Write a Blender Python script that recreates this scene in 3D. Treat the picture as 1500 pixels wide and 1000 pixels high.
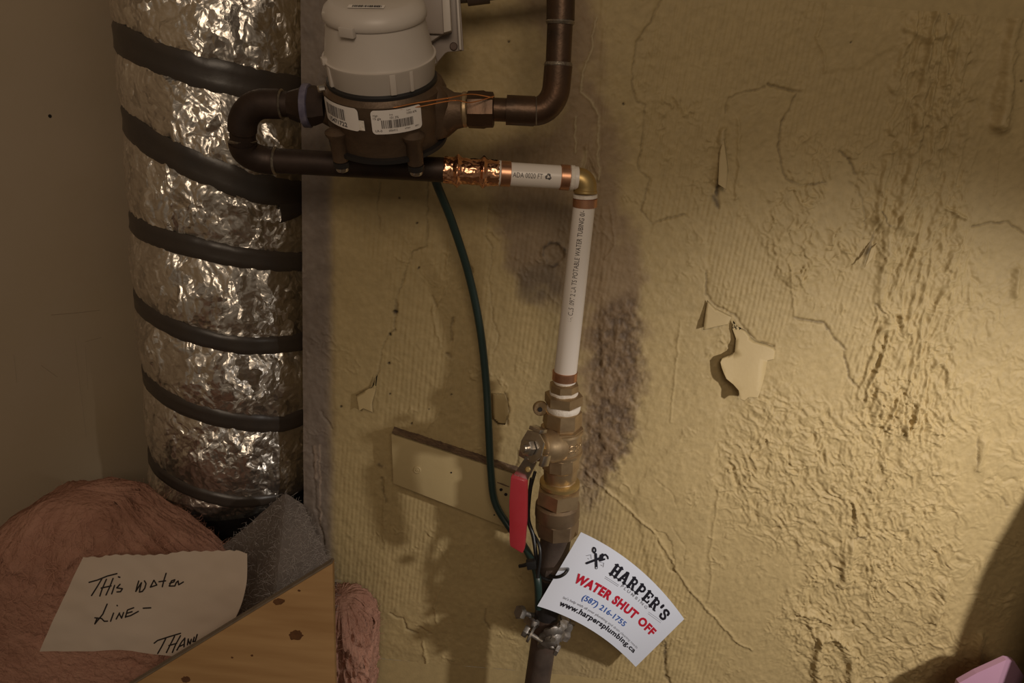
import bpy, bmesh, math, random
import numpy as np
from mathutils import Vector, Matrix

random.seed(7); RNG = np.random.default_rng(7)
for o in list(bpy.data.objects): bpy.data.objects.remove(o)
SC = bpy.context.scene
COL = SC.collection
PI = math.pi

# ------------------------------------------------------------------ camera
F = 1083.0
CAM = Vector((0.0, -0.70, 1.15))
_up = Vector((285, 3300, 1083)).normalized()
_fw = Vector((0, 0, -1)); _fw = (_fw - _fw.dot(_up) * _up).normalized()
_rt = _fw.cross(_up).normalized()
R3 = Matrix((_rt, _fw, _up))                     # camera vector -> world vector
cd = bpy.data.cameras.new('camera'); cam = bpy.data.objects.new('camera', cd); COL.objects.link(cam)
cd.sensor_width = 36.0; cd.lens = 36.0 * F / 1500.0; cd.clip_start = 0.01
cam.matrix_world = Matrix.Translation(CAM) @ R3.to_4x4()
SC.camera = cam

# ------------------------------------------------------------------ light and exposure
SC.view_settings.view_transform = 'Standard'; SC.view_settings.look = 'None'
SC.view_settings.gamma = 1.0; SC.view_settings.use_curve_mapping = False
SC.view_settings.exposure = 0.0
w = bpy.data.worlds.new('room_ambient'); SC.world = w; w.use_nodes = True
bg = w.node_tree.nodes['Background']; bg.inputs[0].default_value = (1.0, 0.80, 0.60, 1); bg.inputs[1].default_value = 0.10

def aim(o, target):
    d = Vector(target) - o.location
    o.rotation_euler = d.to_track_quat('-Z', 'Y').to_euler()
def lamp(name, kind, loc, target, energy, color, **kw):
    l = bpy.data.lights.new(name, kind); o = bpy.data.objects.new(name, l); COL.objects.link(o)
    o.location = loc; aim(o, target); l.energy = energy; l.color = color
    for k, v in kw.items(): setattr(l, k, v)
    return o
lamp('work_light', 'SPOT', (0.66, -0.56, 1.09), (0.34, 0, 0.69), 20.5, (1.0, 0.92, 0.84), spot_size=math.radians(74), spot_blend=1.0, shadow_soft_size=0.02)
lamp('fill_light', 'AREA', (0.08, -1.45, 1.66), (-0.1, 0, 0.95), 5.2, (1.0, 0.80, 0.60), shape='RECTANGLE', size=0.6, size_y=0.4)  # added soft fill for duct and left wall, not a fixture of the room

# ------------------------------------------------------------------ pixel to point (each thing has its own distance from the wall)
def ray(px, py):
    return R3 @ Vector(((px - 750) / F, -(py - 500) / F, -1.0))
def P(px, py, Y=0.0):
    r = ray(px, py); t = (-Y - CAM.y) / r.y
    return CAM + r * t
def depth(p): return (Vector(p) - CAM).dot(R3 @ Vector((0, 0, -1)))
def pr(px_len, p): return px_len * depth(p) / F           # pixels -> metres at p
def proj(p):
    v = R3.transposed() @ (Vector(p) - CAM)
    return 750 + F * v.x / -v.z, 500 - F * v.y / -v.z

# ------------------------------------------------------------------ materials
def mat(name, color=(0.5, 0.5, 0.5), rough=0.5, metal=0.0, noise=None, bump=None, spec=0.5, mix2=None, emis=None, coat=0.0):
    """noise=(scale, amount, colour2), mix2 likewise; bump=(scale, strength, distance)"""
    m = bpy.data.materials.new(name); m.use_nodes = True
    nt = m.node_tree; b = nt.nodes['Principled BSDF']
    b.inputs['Base Color'].default_value = (*color, 1); b.inputs['Roughness'].default_value = rough
    b.inputs['Metallic'].default_value = metal; b.inputs['Specular IOR Level'].default_value = spec
    b.inputs['Coat Weight'].default_value = coat
    tc = nt.nodes.new('ShaderNodeTexCoord')
    src = None
    for k, nn in enumerate([noise, mix2]):
        if not nn: continue
        n = nt.nodes.new('ShaderNodeTexNoise'); n.inputs['Scale'].default_value = nn[0]; n.inputs['Detail'].default_value = 5
        nt.links.new(tc.outputs['Object'], n.inputs['Vector'])
        r = nt.nodes.new('ShaderNodeValToRGB'); r.color_ramp.elements[0].position = 0.5 - 0.22 * (1 - nn[1] * 0); r.color_ramp.elements[1].position = 0.68
        r.color_ramp.elements[0].position = 0.42
        nt.links.new(n.outputs['Fac'], r.inputs[0])
        mu = nt.nodes.new('ShaderNodeMath'); mu.operation = 'MULTIPLY'; mu.inputs[1].default_value = nn[1]
        nt.links.new(r.outputs[0], mu.inputs[0])
        mx = nt.nodes.new('ShaderNodeMix'); mx.data_type = 'RGBA'
        if src: nt.links.new(src, mx.inputs[6])
        else: mx.inputs[6].default_value = (*color, 1)
        mx.inputs[7].default_value = (*nn[2], 1)
        nt.links.new(mu.outputs[0], mx.inputs[0]); src = mx.outputs[2]
        nt.links.new(src, b.inputs['Base Color'])
    if bump:
        n = nt.nodes.new('ShaderNodeTexNoise'); n.inputs['Scale'].default_value = bump[0]; n.inputs['Detail'].default_value = 4
        nt.links.new(tc.outputs['Object'], n.inputs['Vector'])
        bp = nt.nodes.new('ShaderNodeBump'); bp.inputs['Strength'].default_value = bump[1]; bp.inputs['Distance'].default_value = bump[2]
        nt.links.new(n.outputs['Fac'], bp.inputs['Height']); nt.links.new(bp.outputs[0], b.inputs['Normal'])
    return m

M = {}
M['old_copper'] = mat('old_copper', (0.085, 0.053, 0.034), 0.42, 0.7, (55, 0.7, (0.035, 0.024, 0.018)), (150, 0.5, 0.0008), mix2=(22, 0.45, (0.17, 0.085, 0.042)))
M['dark_copper'] = mat('dark_copper', (0.055, 0.036, 0.028), 0.5, 0.55, (60, 0.6, (0.025, 0.018, 0.015)), (150, 0.3, 0.0006))
M['new_copper'] = mat('new_copper', (0.85, 0.46, 0.27), 0.22, 1.0, (160, 0.5, (0.50, 0.22, 0.12)), (120, 0.25, 0.001))
M['copper_ring'] = mat('copper_ring', (0.62, 0.33, 0.20), 0.35, 0.9, (120, 0.5, (0.35, 0.16, 0.09)))
M['bronze'] = mat('bronze', (0.47, 0.345, 0.20), 0.40, 0.75, (60, 0.5, (0.22, 0.14, 0.08)), (260, 0.25, 0.0005))
M['brass'] = mat('brass', (0.55, 0.40, 0.17), 0.42, 0.85, (50, 0.5, (0.36, 0.24, 0.10)), (160, 0.15, 0.0005))
M['cast_bronze'] = mat('cast_bronze', (0.135, 0.092, 0.060), 0.5, 0.6, (55, 0.55, (0.055, 0.038, 0.028)), (300, 0.5, 0.0006), mix2=(18, 0.3, (0.20, 0.12, 0.07)))
M['worn_bronze'] = mat('worn_bronze', (0.26, 0.185, 0.115), 0.45, 0.7, (60, 0.5, (0.12, 0.08, 0.05)), (260, 0.3, 0.0005))
M['dark_iron'] = mat('dark_iron', (0.10, 0.075, 0.062), 0.6, 0.4, (60, 0.6, (0.045, 0.032, 0.028)), (120, 0.5, 0.001), mix2=(25, 0.3, (0.18, 0.09, 0.06)))
M['galvanised'] = mat('galvanised', (0.30, 0.28, 0.26), 0.45, 0.8, (110, 0.6, (0.13, 0.10, 0.085)), (300, 0.5, 0.0008))
M['steel'] = mat('steel', (0.62, 0.58, 0.53), 0.28, 1.0, (200, 0.35, (0.35, 0.30, 0.24)), (200, 0.15, 0.0004))
M['solder'] = mat('solder', (0.30, 0.26, 0.21), 0.4, 0.8, (200, 0.7, (0.16, 0.12, 0.09)), (400, 0.6, 0.0008))
M['pex'] = mat('pex', (0.80, 0.74, 0.68), 0.32, 0, (25, 0.12, (0.66, 0.58, 0.50)))
M['white_tape'] = mat('white_tape', (0.80, 0.74, 0.66), 0.5, 0, (200, 0.5, (0.60, 0.50, 0.40)), (500, 0.6, 0.001))
M['grey_plastic'] = mat('grey_plastic', (0.54, 0.485, 0.43), 0.42, 0, (30, 0.18, (0.40, 0.35, 0.30)))
M['grey_plastic_dark'] = mat('grey_plastic_dark', (0.30, 0.25, 0.215), 0.45, 0, (30, 0.2, (0.25, 0.21, 0.18)))
M['black_rubber'] = mat('black_rubber', (0.015, 0.013, 0.013), 0.5)
M['black_tape'] = mat('black_tape', (0.020, 0.018, 0.018), 0.38, 0, (80, 0.4, (0.035, 0.03, 0.03)), (150, 0.5, 0.001))
M['duct_tape'] = mat('duct_tape', (0.052, 0.041, 0.033), 0.36, 0.0, (40, 0.5, (0.038, 0.032, 0.030)), (90, 0.25, 0.001))
M['violet_tape'] = mat('violet_tape', (0.11, 0.10, 0.15), 0.35, 0, (150, 0.5, (0.25, 0.23, 0.30)))
M['green_wire'] = mat('green_wire', (0.018, 0.038, 0.034), 0.38, 0, (60, 0.4, (0.012, 0.030, 0.028)))
M['black_wire'] = mat('black_wire', (0.013, 0.013, 0.014), 0.4)
M['red_vinyl'] = mat('red_vinyl', (0.36, 0.030, 0.040), 0.42, 0, (70, 0.35, (0.33, 0.015, 0.022)), (200, 0.15, 0.0004))
M['card'] = mat('card', (0.70, 0.75, 0.88), 0.42)
M['ink_black'] = mat('ink_black', (0.012, 0.012, 0.022), 0.5)
M['ink_grey'] = mat('ink_grey', (0.25, 0.26, 0.30), 0.5)
M['ink_red'] = mat('ink_red', (0.50, 0.012, 0.035), 0.5)
M['ink_blue'] = mat('ink_blue', (0.045, 0.12, 0.42), 0.5)
M['ink_print'] = mat('ink_print', (0.10, 0.085, 0.08), 0.6)
M['sticker'] = mat('sticker', (0.80, 0.75, 0.71), 0.35)
M['paper'] = mat('paper', (0.53, 0.44, 0.36), 0.8, 0, (14, 0.35, (0.52, 0.40, 0.30)), (60, 0.12, 0.002))
M['marker'] = mat('marker', (0.012, 0.007, 0.006), 0.5)
M['pink_wool'] = mat('pink_wool', (0.44, 0.24, 0.175), 0.95, 0, (9, 0.85, (0.22, 0.105, 0.07)), (160, 1.0, 0.004), spec=0.05, mix2=(45, 0.35, (0.50, 0.29, 0.21)))
M['pink_fibre'] = mat('pink_fibre', (0.48, 0.25, 0.18), 0.8, spec=0.2)
M['felt'] = mat('felt', (0.15, 0.125, 0.11), 0.95, 0, (40, 0.5, (0.09, 0.075, 0.065)), (300, 0.7, 0.002), spec=0.1)
M['felt_fibre'] = mat('felt_fibre', (0.36, 0.32, 0.29), 0.8, spec=0.2)
M['pink_paper'] = mat('pink_paper', (0.42, 0.24, 0.34), 0.55, 0, (20, 0.3, (0.37, 0.20, 0.30)))
M['painted_wood'] = mat('painted_wood', (0.46, 0.36, 0.185), 0.6, 0, (22, 0.3, (0.40, 0.30, 0.14)), (90, 0.3, 0.001))
M['raw_wood_edge'] = mat('raw_wood_edge', (0.17, 0.11, 0.065), 0.9, 0, (120, 0.8, (0.08, 0.05, 0.035)), (250, 0.8, 0.002))
M['concrete_floor'] = mat('concrete_floor', (0.22, 0.18, 0.14), 0.85, 0, (12, 0.6, (0.13, 0.10, 0.08)), (60, 0.4, 0.004))
M['left_plaster'] = mat('left_plaster', (0.42, 0.33, 0.23), 0.7, 0, (9, 0.3, (0.36, 0.27, 0.155)), (160, 0.10, 0.001), mix2=(2.5, 0.6, (0.40, 0.31, 0.17)))
M['recess'] = mat('recess', (0.20, 0.16, 0.12), 0.9, 0, (15, 0.6, (0.12, 0.09, 0.07)), (90, 0.5, 0.004))
M['orange_wire'] = mat('orange_wire', (0.75, 0.30, 0.10), 0.3, 0.9)

# foil: crumpled metal
def foil_mat():
    m = bpy.data.materials.new('foil'); m.use_nodes = True; nt = m.node_tree; b = nt.nodes['Principled BSDF']
    b.inputs['Metallic'].default_value = 0.96; b.inputs['Base Color'].default_value = (0.80, 0.75, 0.68, 1)
    b.inputs['Roughness'].default_value = 0.33
    tc = nt.nodes.new('ShaderNodeTexCoord')
    wn = nt.nodes.new('ShaderNodeTexNoise'); wn.inputs['Scale'].default_value = 30; wn.inputs['Detail'].default_value = 3
    nt.links.new(tc.outputs['Object'], wn.inputs['Vector'])
    mx = nt.nodes.new('ShaderNodeMix'); mx.data_type = 'VECTOR'; mx.inputs[0].default_value = 0.06
    nt.links.new(tc.outputs['Object'], mx.inputs[4]); nt.links.new(wn.outputs['Color'], mx.inputs[5])
    v = nt.nodes.new('ShaderNodeTexVoronoi'); v.inputs['Scale'].default_value = 110; v.feature = 'F1'
    nt.links.new(mx.outputs[1], v.inputs['Vector'])
    v2 = nt.nodes.new('ShaderNodeTexVoronoi'); v2.inputs['Scale'].default_value = 230; v2.feature = 'F1'
    nt.links.new(mx.outputs[1], v2.inputs['Vector'])
    ad = nt.nodes.new('ShaderNodeMath'); ad.operation = 'MULTIPLY_ADD'; ad.inputs[1].default_value = 0.35
    nt.links.new(v2.outputs['Distance'], ad.inputs[0]); nt.links.new(v.outputs['Distance'], ad.inputs[2])
    bp = nt.nodes.new('ShaderNodeBump'); bp.inputs['Strength'].default_value = 0.22; bp.inputs['Distance'].default_value = 0.003
    # flat facets: every cell of two stretched cell patterns leans its own way
    mp = nt.nodes.new('ShaderNodeMapping'); mp.inputs['Rotation'].default_value = (0, 0.7, 0); mp.inputs['Scale'].default_value = (1, 1, 0.45)
    nt.links.new(mx.outputs[1], mp.inputs['Vector'])
    prev = None
    for sc, k in ((58, 0.44), (130, 0.42)):
        vv = nt.nodes.new('ShaderNodeTexVoronoi'); vv.inputs['Scale'].default_value = sc
        nt.links.new(mp.outputs[0], vv.inputs['Vector'])
        sb = nt.nodes.new('ShaderNodeVectorMath'); sb.operation = 'SUBTRACT'; sb.inputs[1].default_value = (0.5, 0.5, 0.5)
        nt.links.new(vv.outputs['Color'], sb.inputs[0])
        sl = nt.nodes.new('ShaderNodeVectorMath'); sl.operation = 'SCALE'; sl.inputs['Scale'].default_value = k
        nt.links.new(sb.outputs[0], sl.inputs[0])
        if prev is None: prev = sl
        else:
            a_ = nt.nodes.new('ShaderNodeVectorMath'); a_.operation = 'ADD'; nt.links.new(prev.outputs[0], a_.inputs[0]); nt.links.new(sl.outputs[0], a_.inputs[1]); prev = a_
    nt.links.new(ad.outputs[0], bp.inputs['Height'])
    a2 = nt.nodes.new('ShaderNodeVectorMath'); a2.operation = 'ADD'; nt.links.new(bp.outputs[0], a2.inputs[0]); nt.links.new(prev.outputs[0], a2.inputs[1])
    nm = nt.nodes.new('ShaderNodeVectorMath'); nm.operation = 'NORMALIZE'; nt.links.new(a2.outputs[0], nm.inputs[0])
    nt.links.new(nm.outputs[0], b.inputs['Normal'])
    return m
M['foil'] = foil_mat()

# pine: grain and rings
def pine_mat():
    m = bpy.data.materials.new('pine'); m.use_nodes = True; nt = m.node_tree; b = nt.nodes['Principled BSDF']
    b.inputs['Roughness'].default_value = 0.6
    tc = nt.nodes.new('ShaderNodeTexCoord')
    mp = nt.nodes.new('ShaderNodeMapping'); mp.inputs['Rotation'].default_value = (0, 0.50, 0); mp.inputs['Scale'].default_value = (3, 8, 26)
    nt.links.new(tc.outputs['Object'], mp.inputs['Vector'])
    n = nt.nodes.new('ShaderNodeTexNoise'); n.inputs['Scale'].default_value = 3.0; n.inputs['Detail'].default_value = 6
    nt.links.new(mp.outputs[0], n.inputs['Vector'])
    r = nt.nodes.new('ShaderNodeValToRGB'); r.color_ramp.elements[0].position = 0.3; r.color_ramp.elements[1].position = 0.7
    r.color_ramp.elements[0].color = (0.37, 0.21, 0.085, 1); r.color_ramp.elements[1].color = (0.50, 0.31, 0.14, 1)
    nt.links.new(n.outputs['Fac'], r.inputs[0]); nt.links.new(r.outputs[0], b.inputs['Base Color'])
    bp = nt.nodes.new('ShaderNodeBump'); bp.inputs['Strength'].default_value = 0.12; bp.inputs['Distance'].default_value = 0.001
    nt.links.new(n.outputs['Fac'], bp.inputs['Height']); nt.links.new(bp.outputs[0], b.inputs['Normal'])
    return m
M['pine'] = pine_mat()
M['knot'] = mat('knot', (0.14, 0.060, 0.022), 0.5, 0, (300, 0.6, (0.07, 0.03, 0.012)))
M['pine_edge'] = mat('pine_edge', (0.20, 0.155, 0.11), 0.7, 0, (80, 0.5, (0.12, 0.09, 0.06)))

def wall_mat(name, rough=0.62, bump_s=0.25):
    m = bpy.data.materials.new(name); m.use_nodes = True; nt = m.node_tree; b = nt.nodes['Principled BSDF']
    b.inputs['Roughness'].default_value = rough; b.inputs['Specular IOR Level'].default_value = 0.35
    at = nt.nodes.new('ShaderNodeAttribute'); at.attribute_name = 'paint'
    tc = nt.nodes.new('ShaderNodeTexCoord')
    n = nt.nodes.new('ShaderNodeTexNoise'); n.inputs['Scale'].default_value = 130; n.inputs['Detail'].default_value = 5
    nt.links.new(tc.outputs['Object'], n.inputs['Vector'])
    mr = nt.nodes.new('ShaderNodeMapRange'); mr.inputs[1].default_value = 0.25; mr.inputs[2].default_value = 0.75; mr.inputs[3].default_value = 0.90; mr.inputs[4].default_value = 1.08
    nt.links.new(n.outputs['Fac'], mr.inputs[0])
    mx = nt.nodes.new('ShaderNodeVectorMath'); mx.operation = 'SCALE'
    nt.links.new(at.outputs['Color'], mx.inputs[0]); nt.links.new(mr.outputs[0], mx.inputs['Scale'])
    nt.links.new(mx.outputs[0], b.inputs['Base Color'])
    n2 = nt.nodes.new('ShaderNodeTexNoise'); n2.inputs['Scale'].default_value = 420; n2.inputs['Detail'].default_value = 4
    nt.links.new(tc.outputs['Object'], n2.inputs['Vector'])
    bp = nt.nodes.new('ShaderNodeBump'); bp.inputs['Strength'].default_value = bump_s; bp.inputs['Distance'].default_value = 0.0008
    nt.links.new(n2.outputs['Fac'], bp.inputs['Height']); nt.links.new(bp.outputs[0], b.inputs['Normal'])
    return m
M['wall'] = wall_mat('peeling_yellow_paint')

# ------------------------------------------------------------------ mesh helpers
def link(name, me, m=None, parent=None, smooth=True):
    o = bpy.data.objects.new(name, me); COL.objects.link(o)
    if m is not None: me.materials.append(M[m] if isinstance(m, str) else m)
    if parent is not None: o.parent = parent
    if smooth and len(me.polygons): me.polygons.foreach_set('use_smooth', [True] * len(me.polygons))
    return o
def mesh_obj(name, verts, faces, m, parent=None, smooth=True, sharp=None):
    me = bpy.data.meshes.new(name); me.from_pydata([tuple(v) for v in verts], [], faces); me.update()
    o = link(name, me, m, parent, smooth)
    if sharp: me.set_sharp_from_angle(angle=math.radians(sharp))
    return o
def root_at(name, label, cat, p, group=None):
    o = bpy.data.objects.new(name, None); COL.objects.link(o); o.empty_display_size = 0.02
    o.location = (0, 0, 0); o['label'] = label; o['category'] = cat
    if group: o['group'] = group
    return o
def tag(o, label, cat, group=None):
    o['label'] = label; o['category'] = cat
    if group: o['group'] = group
    return o
def frame(axis):
    a = Vector(axis).normalized()
    x = Vector((1, 0, 0)) if abs(a.x) < 0.9 else Vector((0, 0, 1))
    x = (x - x.dot(a) * a).normalized(); y = a.cross(x)
    return x, y, a
class MB:
    def __init__(s): s.v = []; s.f = []
    def add(s, v, f):
        n = len(s.v); s.v += [Vector(q) for q in v]; s.f += [tuple(i + n for i in q) for q in f]; return s
    def lathe(s, p0, axis, prof, seg=32, rot=0.0, caps=True):
        """prof: [(distance along axis, radius), ...]"""
        x, y, a = frame(axis); p0 = Vector(p0); v = []; f = []
        for (d, r) in prof:
            for k in range(seg):
                an = 2 * PI * k / seg + rot
                v.append(p0 + a * d + x * (r * math.cos(an)) + y * (r * math.sin(an)))
        for i in range(len(prof) - 1):
            for k in range(seg):
                k2 = (k + 1) % seg
                f.append((i * seg + k, i * seg + k2, (i + 1) * seg + k2, (i + 1) * seg + k))
        if caps:
            f.append(tuple(range(seg))[::-1]); f.append(tuple((len(prof) - 1) * seg + k for k in range(seg)))
        return s.add(v, f)
    def tube(s, pts, r, seg=16, caps=True):
        pts = [Vector(p) for p in pts]; n = len(pts); rs = r if isinstance(r, (list, tuple)) else [r] * n
        v = []; f = []; t0 = (pts[1] - pts[0]).normalized(); x, y, _ = frame(t0)
        for i, p in enumerate(pts):
            t = (pts[min(i + 1, n - 1)] - pts[max(i - 1, 0)]).normalized()
            x = (x - x.dot(t) * t).normalized(); y = t.cross(x)
            for k in range(seg):
                an = 2 * PI * k / seg
                v.append(p + x * (rs[i] * math.cos(an)) + y * (rs[i] * math.sin(an)))
        for i in range(n - 1):
            for k in range(seg):
                k2 = (k + 1) % seg
                f.append((i * seg + k, i * seg + k2, (i + 1) * seg + k2, (i + 1) * seg + k))
        if caps:
            f.append(tuple(range(seg))[::-1]); f.append(tuple((n - 1) * seg + k for k in range(seg)))
        return s.add(v, f)
    def box(s, c, ex, ey, ez):
        c = Vector(c); ex = Vector(ex); ey = Vector(ey); ez = Vector(ez)
        v = [c + ex * a + ey * b + ez * d for a in (-1, 1) for b in (-1, 1) for d in (-1, 1)]
        return s.add(v, [(0, 1, 3, 2), (4, 6, 7, 5), (0, 4, 5, 1), (2, 3, 7, 6), (0, 2, 6, 4), (1, 5, 7, 3)])
    def prism(s, pts, off):
        pts = [Vector(p) for p in pts]; off = Vector(off); n = len(pts)
        return s.add(pts + [p + off for p in pts],
                     [tuple(range(n)), tuple(range(n, 2 * n))[::-1]] + [(i, i + n, (i + 1) % n + n, (i + 1) % n) for i in range(n)])
    def build(s, name, m, parent=None, smooth=True, sharp=35, bevel=0):
        me = bpy.data.meshes.new(name); bm = bmesh.new()
        vs = [bm.verts.new(v) for v in s.v]
        for f in s.f:
            try: bm.faces.new([vs[i] for i in f])
            except ValueError: pass
        bmesh.ops.recalc_face_normals(bm, faces=bm.faces)
        if bevel:
            ed = [e for e in bm.edges if len(e.link_faces) == 2 and e.calc_face_angle(0) > 0.5]
            bmesh.ops.bevel(bm, geom=ed, offset=bevel, segments=2, affect='EDGES', profile=0.6)
        bm.to_mesh(me); bm.free()
        o = link(name, me, m, parent, smooth); me.set_sharp_from_angle(angle=math.radians(sharp))
        return o
def bez(pts, n=12):
    """Catmull-Rom through pts"""
    pts = [Vector(p) for p in pts]; q = [2 * pts[0] - pts[1]] + pts + [2 * pts[-1] - pts[-2]]; out = []
    for i in range(1, len(q) - 2):
        for k in range(n):
            t = k / n; a, b, c, d = q[i - 1], q[i], q[i + 1], q[i + 2]
            out.append(0.5 * ((2 * b) + (c - a) * t + (2 * a - 5 * b + 4 * c - d) * t * t + (3 * b - a - 3 * c + d) * t ** 3))
    out.append(pts[-1]); return out
def arc(a, b, c, n=10):
    """quarter bend: a -> corner b -> c, circular-ish"""
    a, b, c = Vector(a), Vector(b), Vector(c); out = []
    for k in range(n + 1):
        th = PI / 2 * k / n
        out.append(b + (a - b) * (1 - math.sin(th)) + (c - b) * (1 - math.cos(th)))
    return out
def text2d(s, bold=0.0):
    cu = bpy.data.curves.new('t', 'FONT'); cu.body = s; cu.size = 1.0; cu.offset = bold; cu.resolution_u = 3; cu.space_character = 1.0 + bold * 2.5
    ob = bpy.data.objects.new('t', cu); COL.objects.link(ob)
    dg = bpy.context.evaluated_depsgraph_get(); me = bpy.data.meshes.new_from_object(ob.evaluated_get(dg))
    v = [(q.co.x, q.co.y) for q in me.vertices]; f = [tuple(p.vertices) for p in me.polygons]
    bpy.data.objects.remove(ob); bpy.data.curves.remove(cu); bpy.data.meshes.remove(me)
    return v, f
def strokes2d(lines, wd):
    """thick polylines in 2-D: [(points, width factor)]"""
    v = []; f = []
    for ln in lines:
        if isinstance(ln, tuple) and isinstance(ln[1], (int, float)) and isinstance(ln[0], list): pts, k = ln
        else: pts, k = ln, 1.0
        h = wd * k / 2
        for (x, y) in pts:
            n = len(v); v += [(x + h * math.cos(a * PI / 4), y + h * math.sin(a * PI / 4)) for a in range(8)]; f.append(tuple(range(n, n + 8)))
        for (x0, y0), (x1, y1) in zip(pts, pts[1:]):
            L = math.hypot(x1 - x0, y1 - y0) or 1; nx, ny = -(y1 - y0) / L * h, (x1 - x0) / L * h
            n = len(v); v += [(x0 + nx, y0 + ny), (x0 - nx, y0 - ny), (x1 - nx, y1 - ny), (x1 + nx, y1 + ny)]; f.append((n, n + 1, n + 2, n + 3))
    return v, f
def map_mesh(name, vf, fn, m, parent):
    v, f = vf
    return mesh_obj(name, [fn(x, y) for x, y in v], f, m, parent, smooth=False)
def fit(vf, x0, x1, y0, h=None, ref=None):
    """scale 2-D text so that it spans x0..x1, baseline y0, cap height h"""
    v, f = vf; a = min(q[0] for q in v); b = max(q[0] for q in v)
    sx = (x1 - x0) / (b - a); sy = sx if h is None else h / (ref or 0.73)
    return [((x - a) * sx + x0, y * sy + y0) for x, y in v], f

# ------------------------------------------------------------------ numpy noise
TAB = RNG.random((8, 256, 256))
def vn(x, y, s=0):
    t = TAB[s % 8]; ox = (s * 37.7) % 97; x = x + ox; y = y + ox * 1.7
    xi = np.floor(x).astype(np.int64); yi = np.floor(y).astype(np.int64); fx = x - xi; fy = y - yi
    fx = fx * fx * (3 - 2 * fx); fy = fy * fy * (3 - 2 * fy)
    a = t[xi & 255, yi & 255]; b = t[(xi + 1) & 255, yi & 255]; c = t[xi & 255, (yi + 1) & 255]; d = t[(xi + 1) & 255, (yi + 1) & 255]
    return (a * (1 - fx) + b * fx) * (1 - fy) + (c * (1 - fx) + d * fx) * fy
def fbm(x, y, o=4, s=0):
    r = 0; a = 0.5; n = 0
    for k in range(o):
        r = r + a * vn(x * 2 ** k, y * 2 ** k, s + k); n += a; a *= 0.5
    return r / n
def ridged(x, y, o=3, s=0):
    r = 0; a = 0.5; n = 0
    for k in range(o):
        r = r + a * (1 - np.abs(2 * vn(x * 2 ** k, y * 2 ** k, s + k) - 1)); n += a; a *= 0.5
    return r / n
def in_poly(U, V, poly):
    ins = np.zeros(U.shape, bool); n = len(poly)
    for i in range(n):
        x0, y0 = poly[i]; x1, y1 = poly[(i + 1) % n]
        if y0 == y1: continue
        c = ((y0 > V) != (y1 > V)) & (U < (x1 - x0) * (V - y0) / (y1 - y0) + x0)
        ins ^= c
    return ins
def blur(a, r):
    if r < 1: return a
    for ax in (0, 1):
        for _ in range(2):
            p = np.pad(a, [(r + 1, r) if k == ax else (0, 0) for k in (0, 1)], mode='edge'); c = np.cumsum(p, axis=ax)
            n = a.shape[ax]; hi = np.take(c, range(2 * r + 1, 2 * r + 1 + n), axis=ax); lo = np.take(c, range(0, n), axis=ax)
            a = (hi - lo) / (2 * r + 1)
    return a
def pdist(U, V, pts):
    d = np.full(U.shape, 1e9)
    for (x0, y0), (x1, y1) in zip(pts, pts[1:]):
        dx, dy = x1 - x0, y1 - y0; L = dx * dx + dy * dy or 1
        t = np.clip(((U - x0) * dx + (V - y0) * dy) / L, 0, 1)
        d = np.minimum(d, np.hypot(U - x0 - t * dx, V - y0 - t * dy))
    return d
def grid_mesh(name, X, Y, Z, m, parent=None, color=None, flip=False):
    nz, nx = X.shape; me = bpy.data.meshes.new(name)
    co = np.stack([X, Y, Z], -1).reshape(-1, 3).astype(np.float32)
    idx = np.arange(nz * nx).reshape(nz, nx)
    q = np.stack([idx[:-1, :-1], idx[:-1, 1:], idx[1:, 1:], idx[1:, :-1]], -1).reshape(-1, 4)
    if flip: q = q[:, ::-1]
    me.vertices.add(len(co)); me.vertices.foreach_set('co', co.ravel())
    me.loops.add(q.size); me.loops.foreach_set('vertex_index', q.ravel().astype(np.int32))
    me.polygons.add(len(q)); me.polygons.foreach_set('loop_start', np.arange(0, q.size, 4, dtype=np.int32))
    me.update(calc_edges=True); me.polygons.foreach_set('use_smooth', np.ones(len(q), bool))
    if color is not None:
        a = me.color_attributes.new('paint', 'FLOAT_COLOR', 'POINT')
        c = np.ones((len(co), 4), np.float32); c[:, :3] = color.reshape(-1, 3); a.data.foreach_set('color', c.ravel())
    return link(name, me, m, parent, smooth=False)

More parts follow.
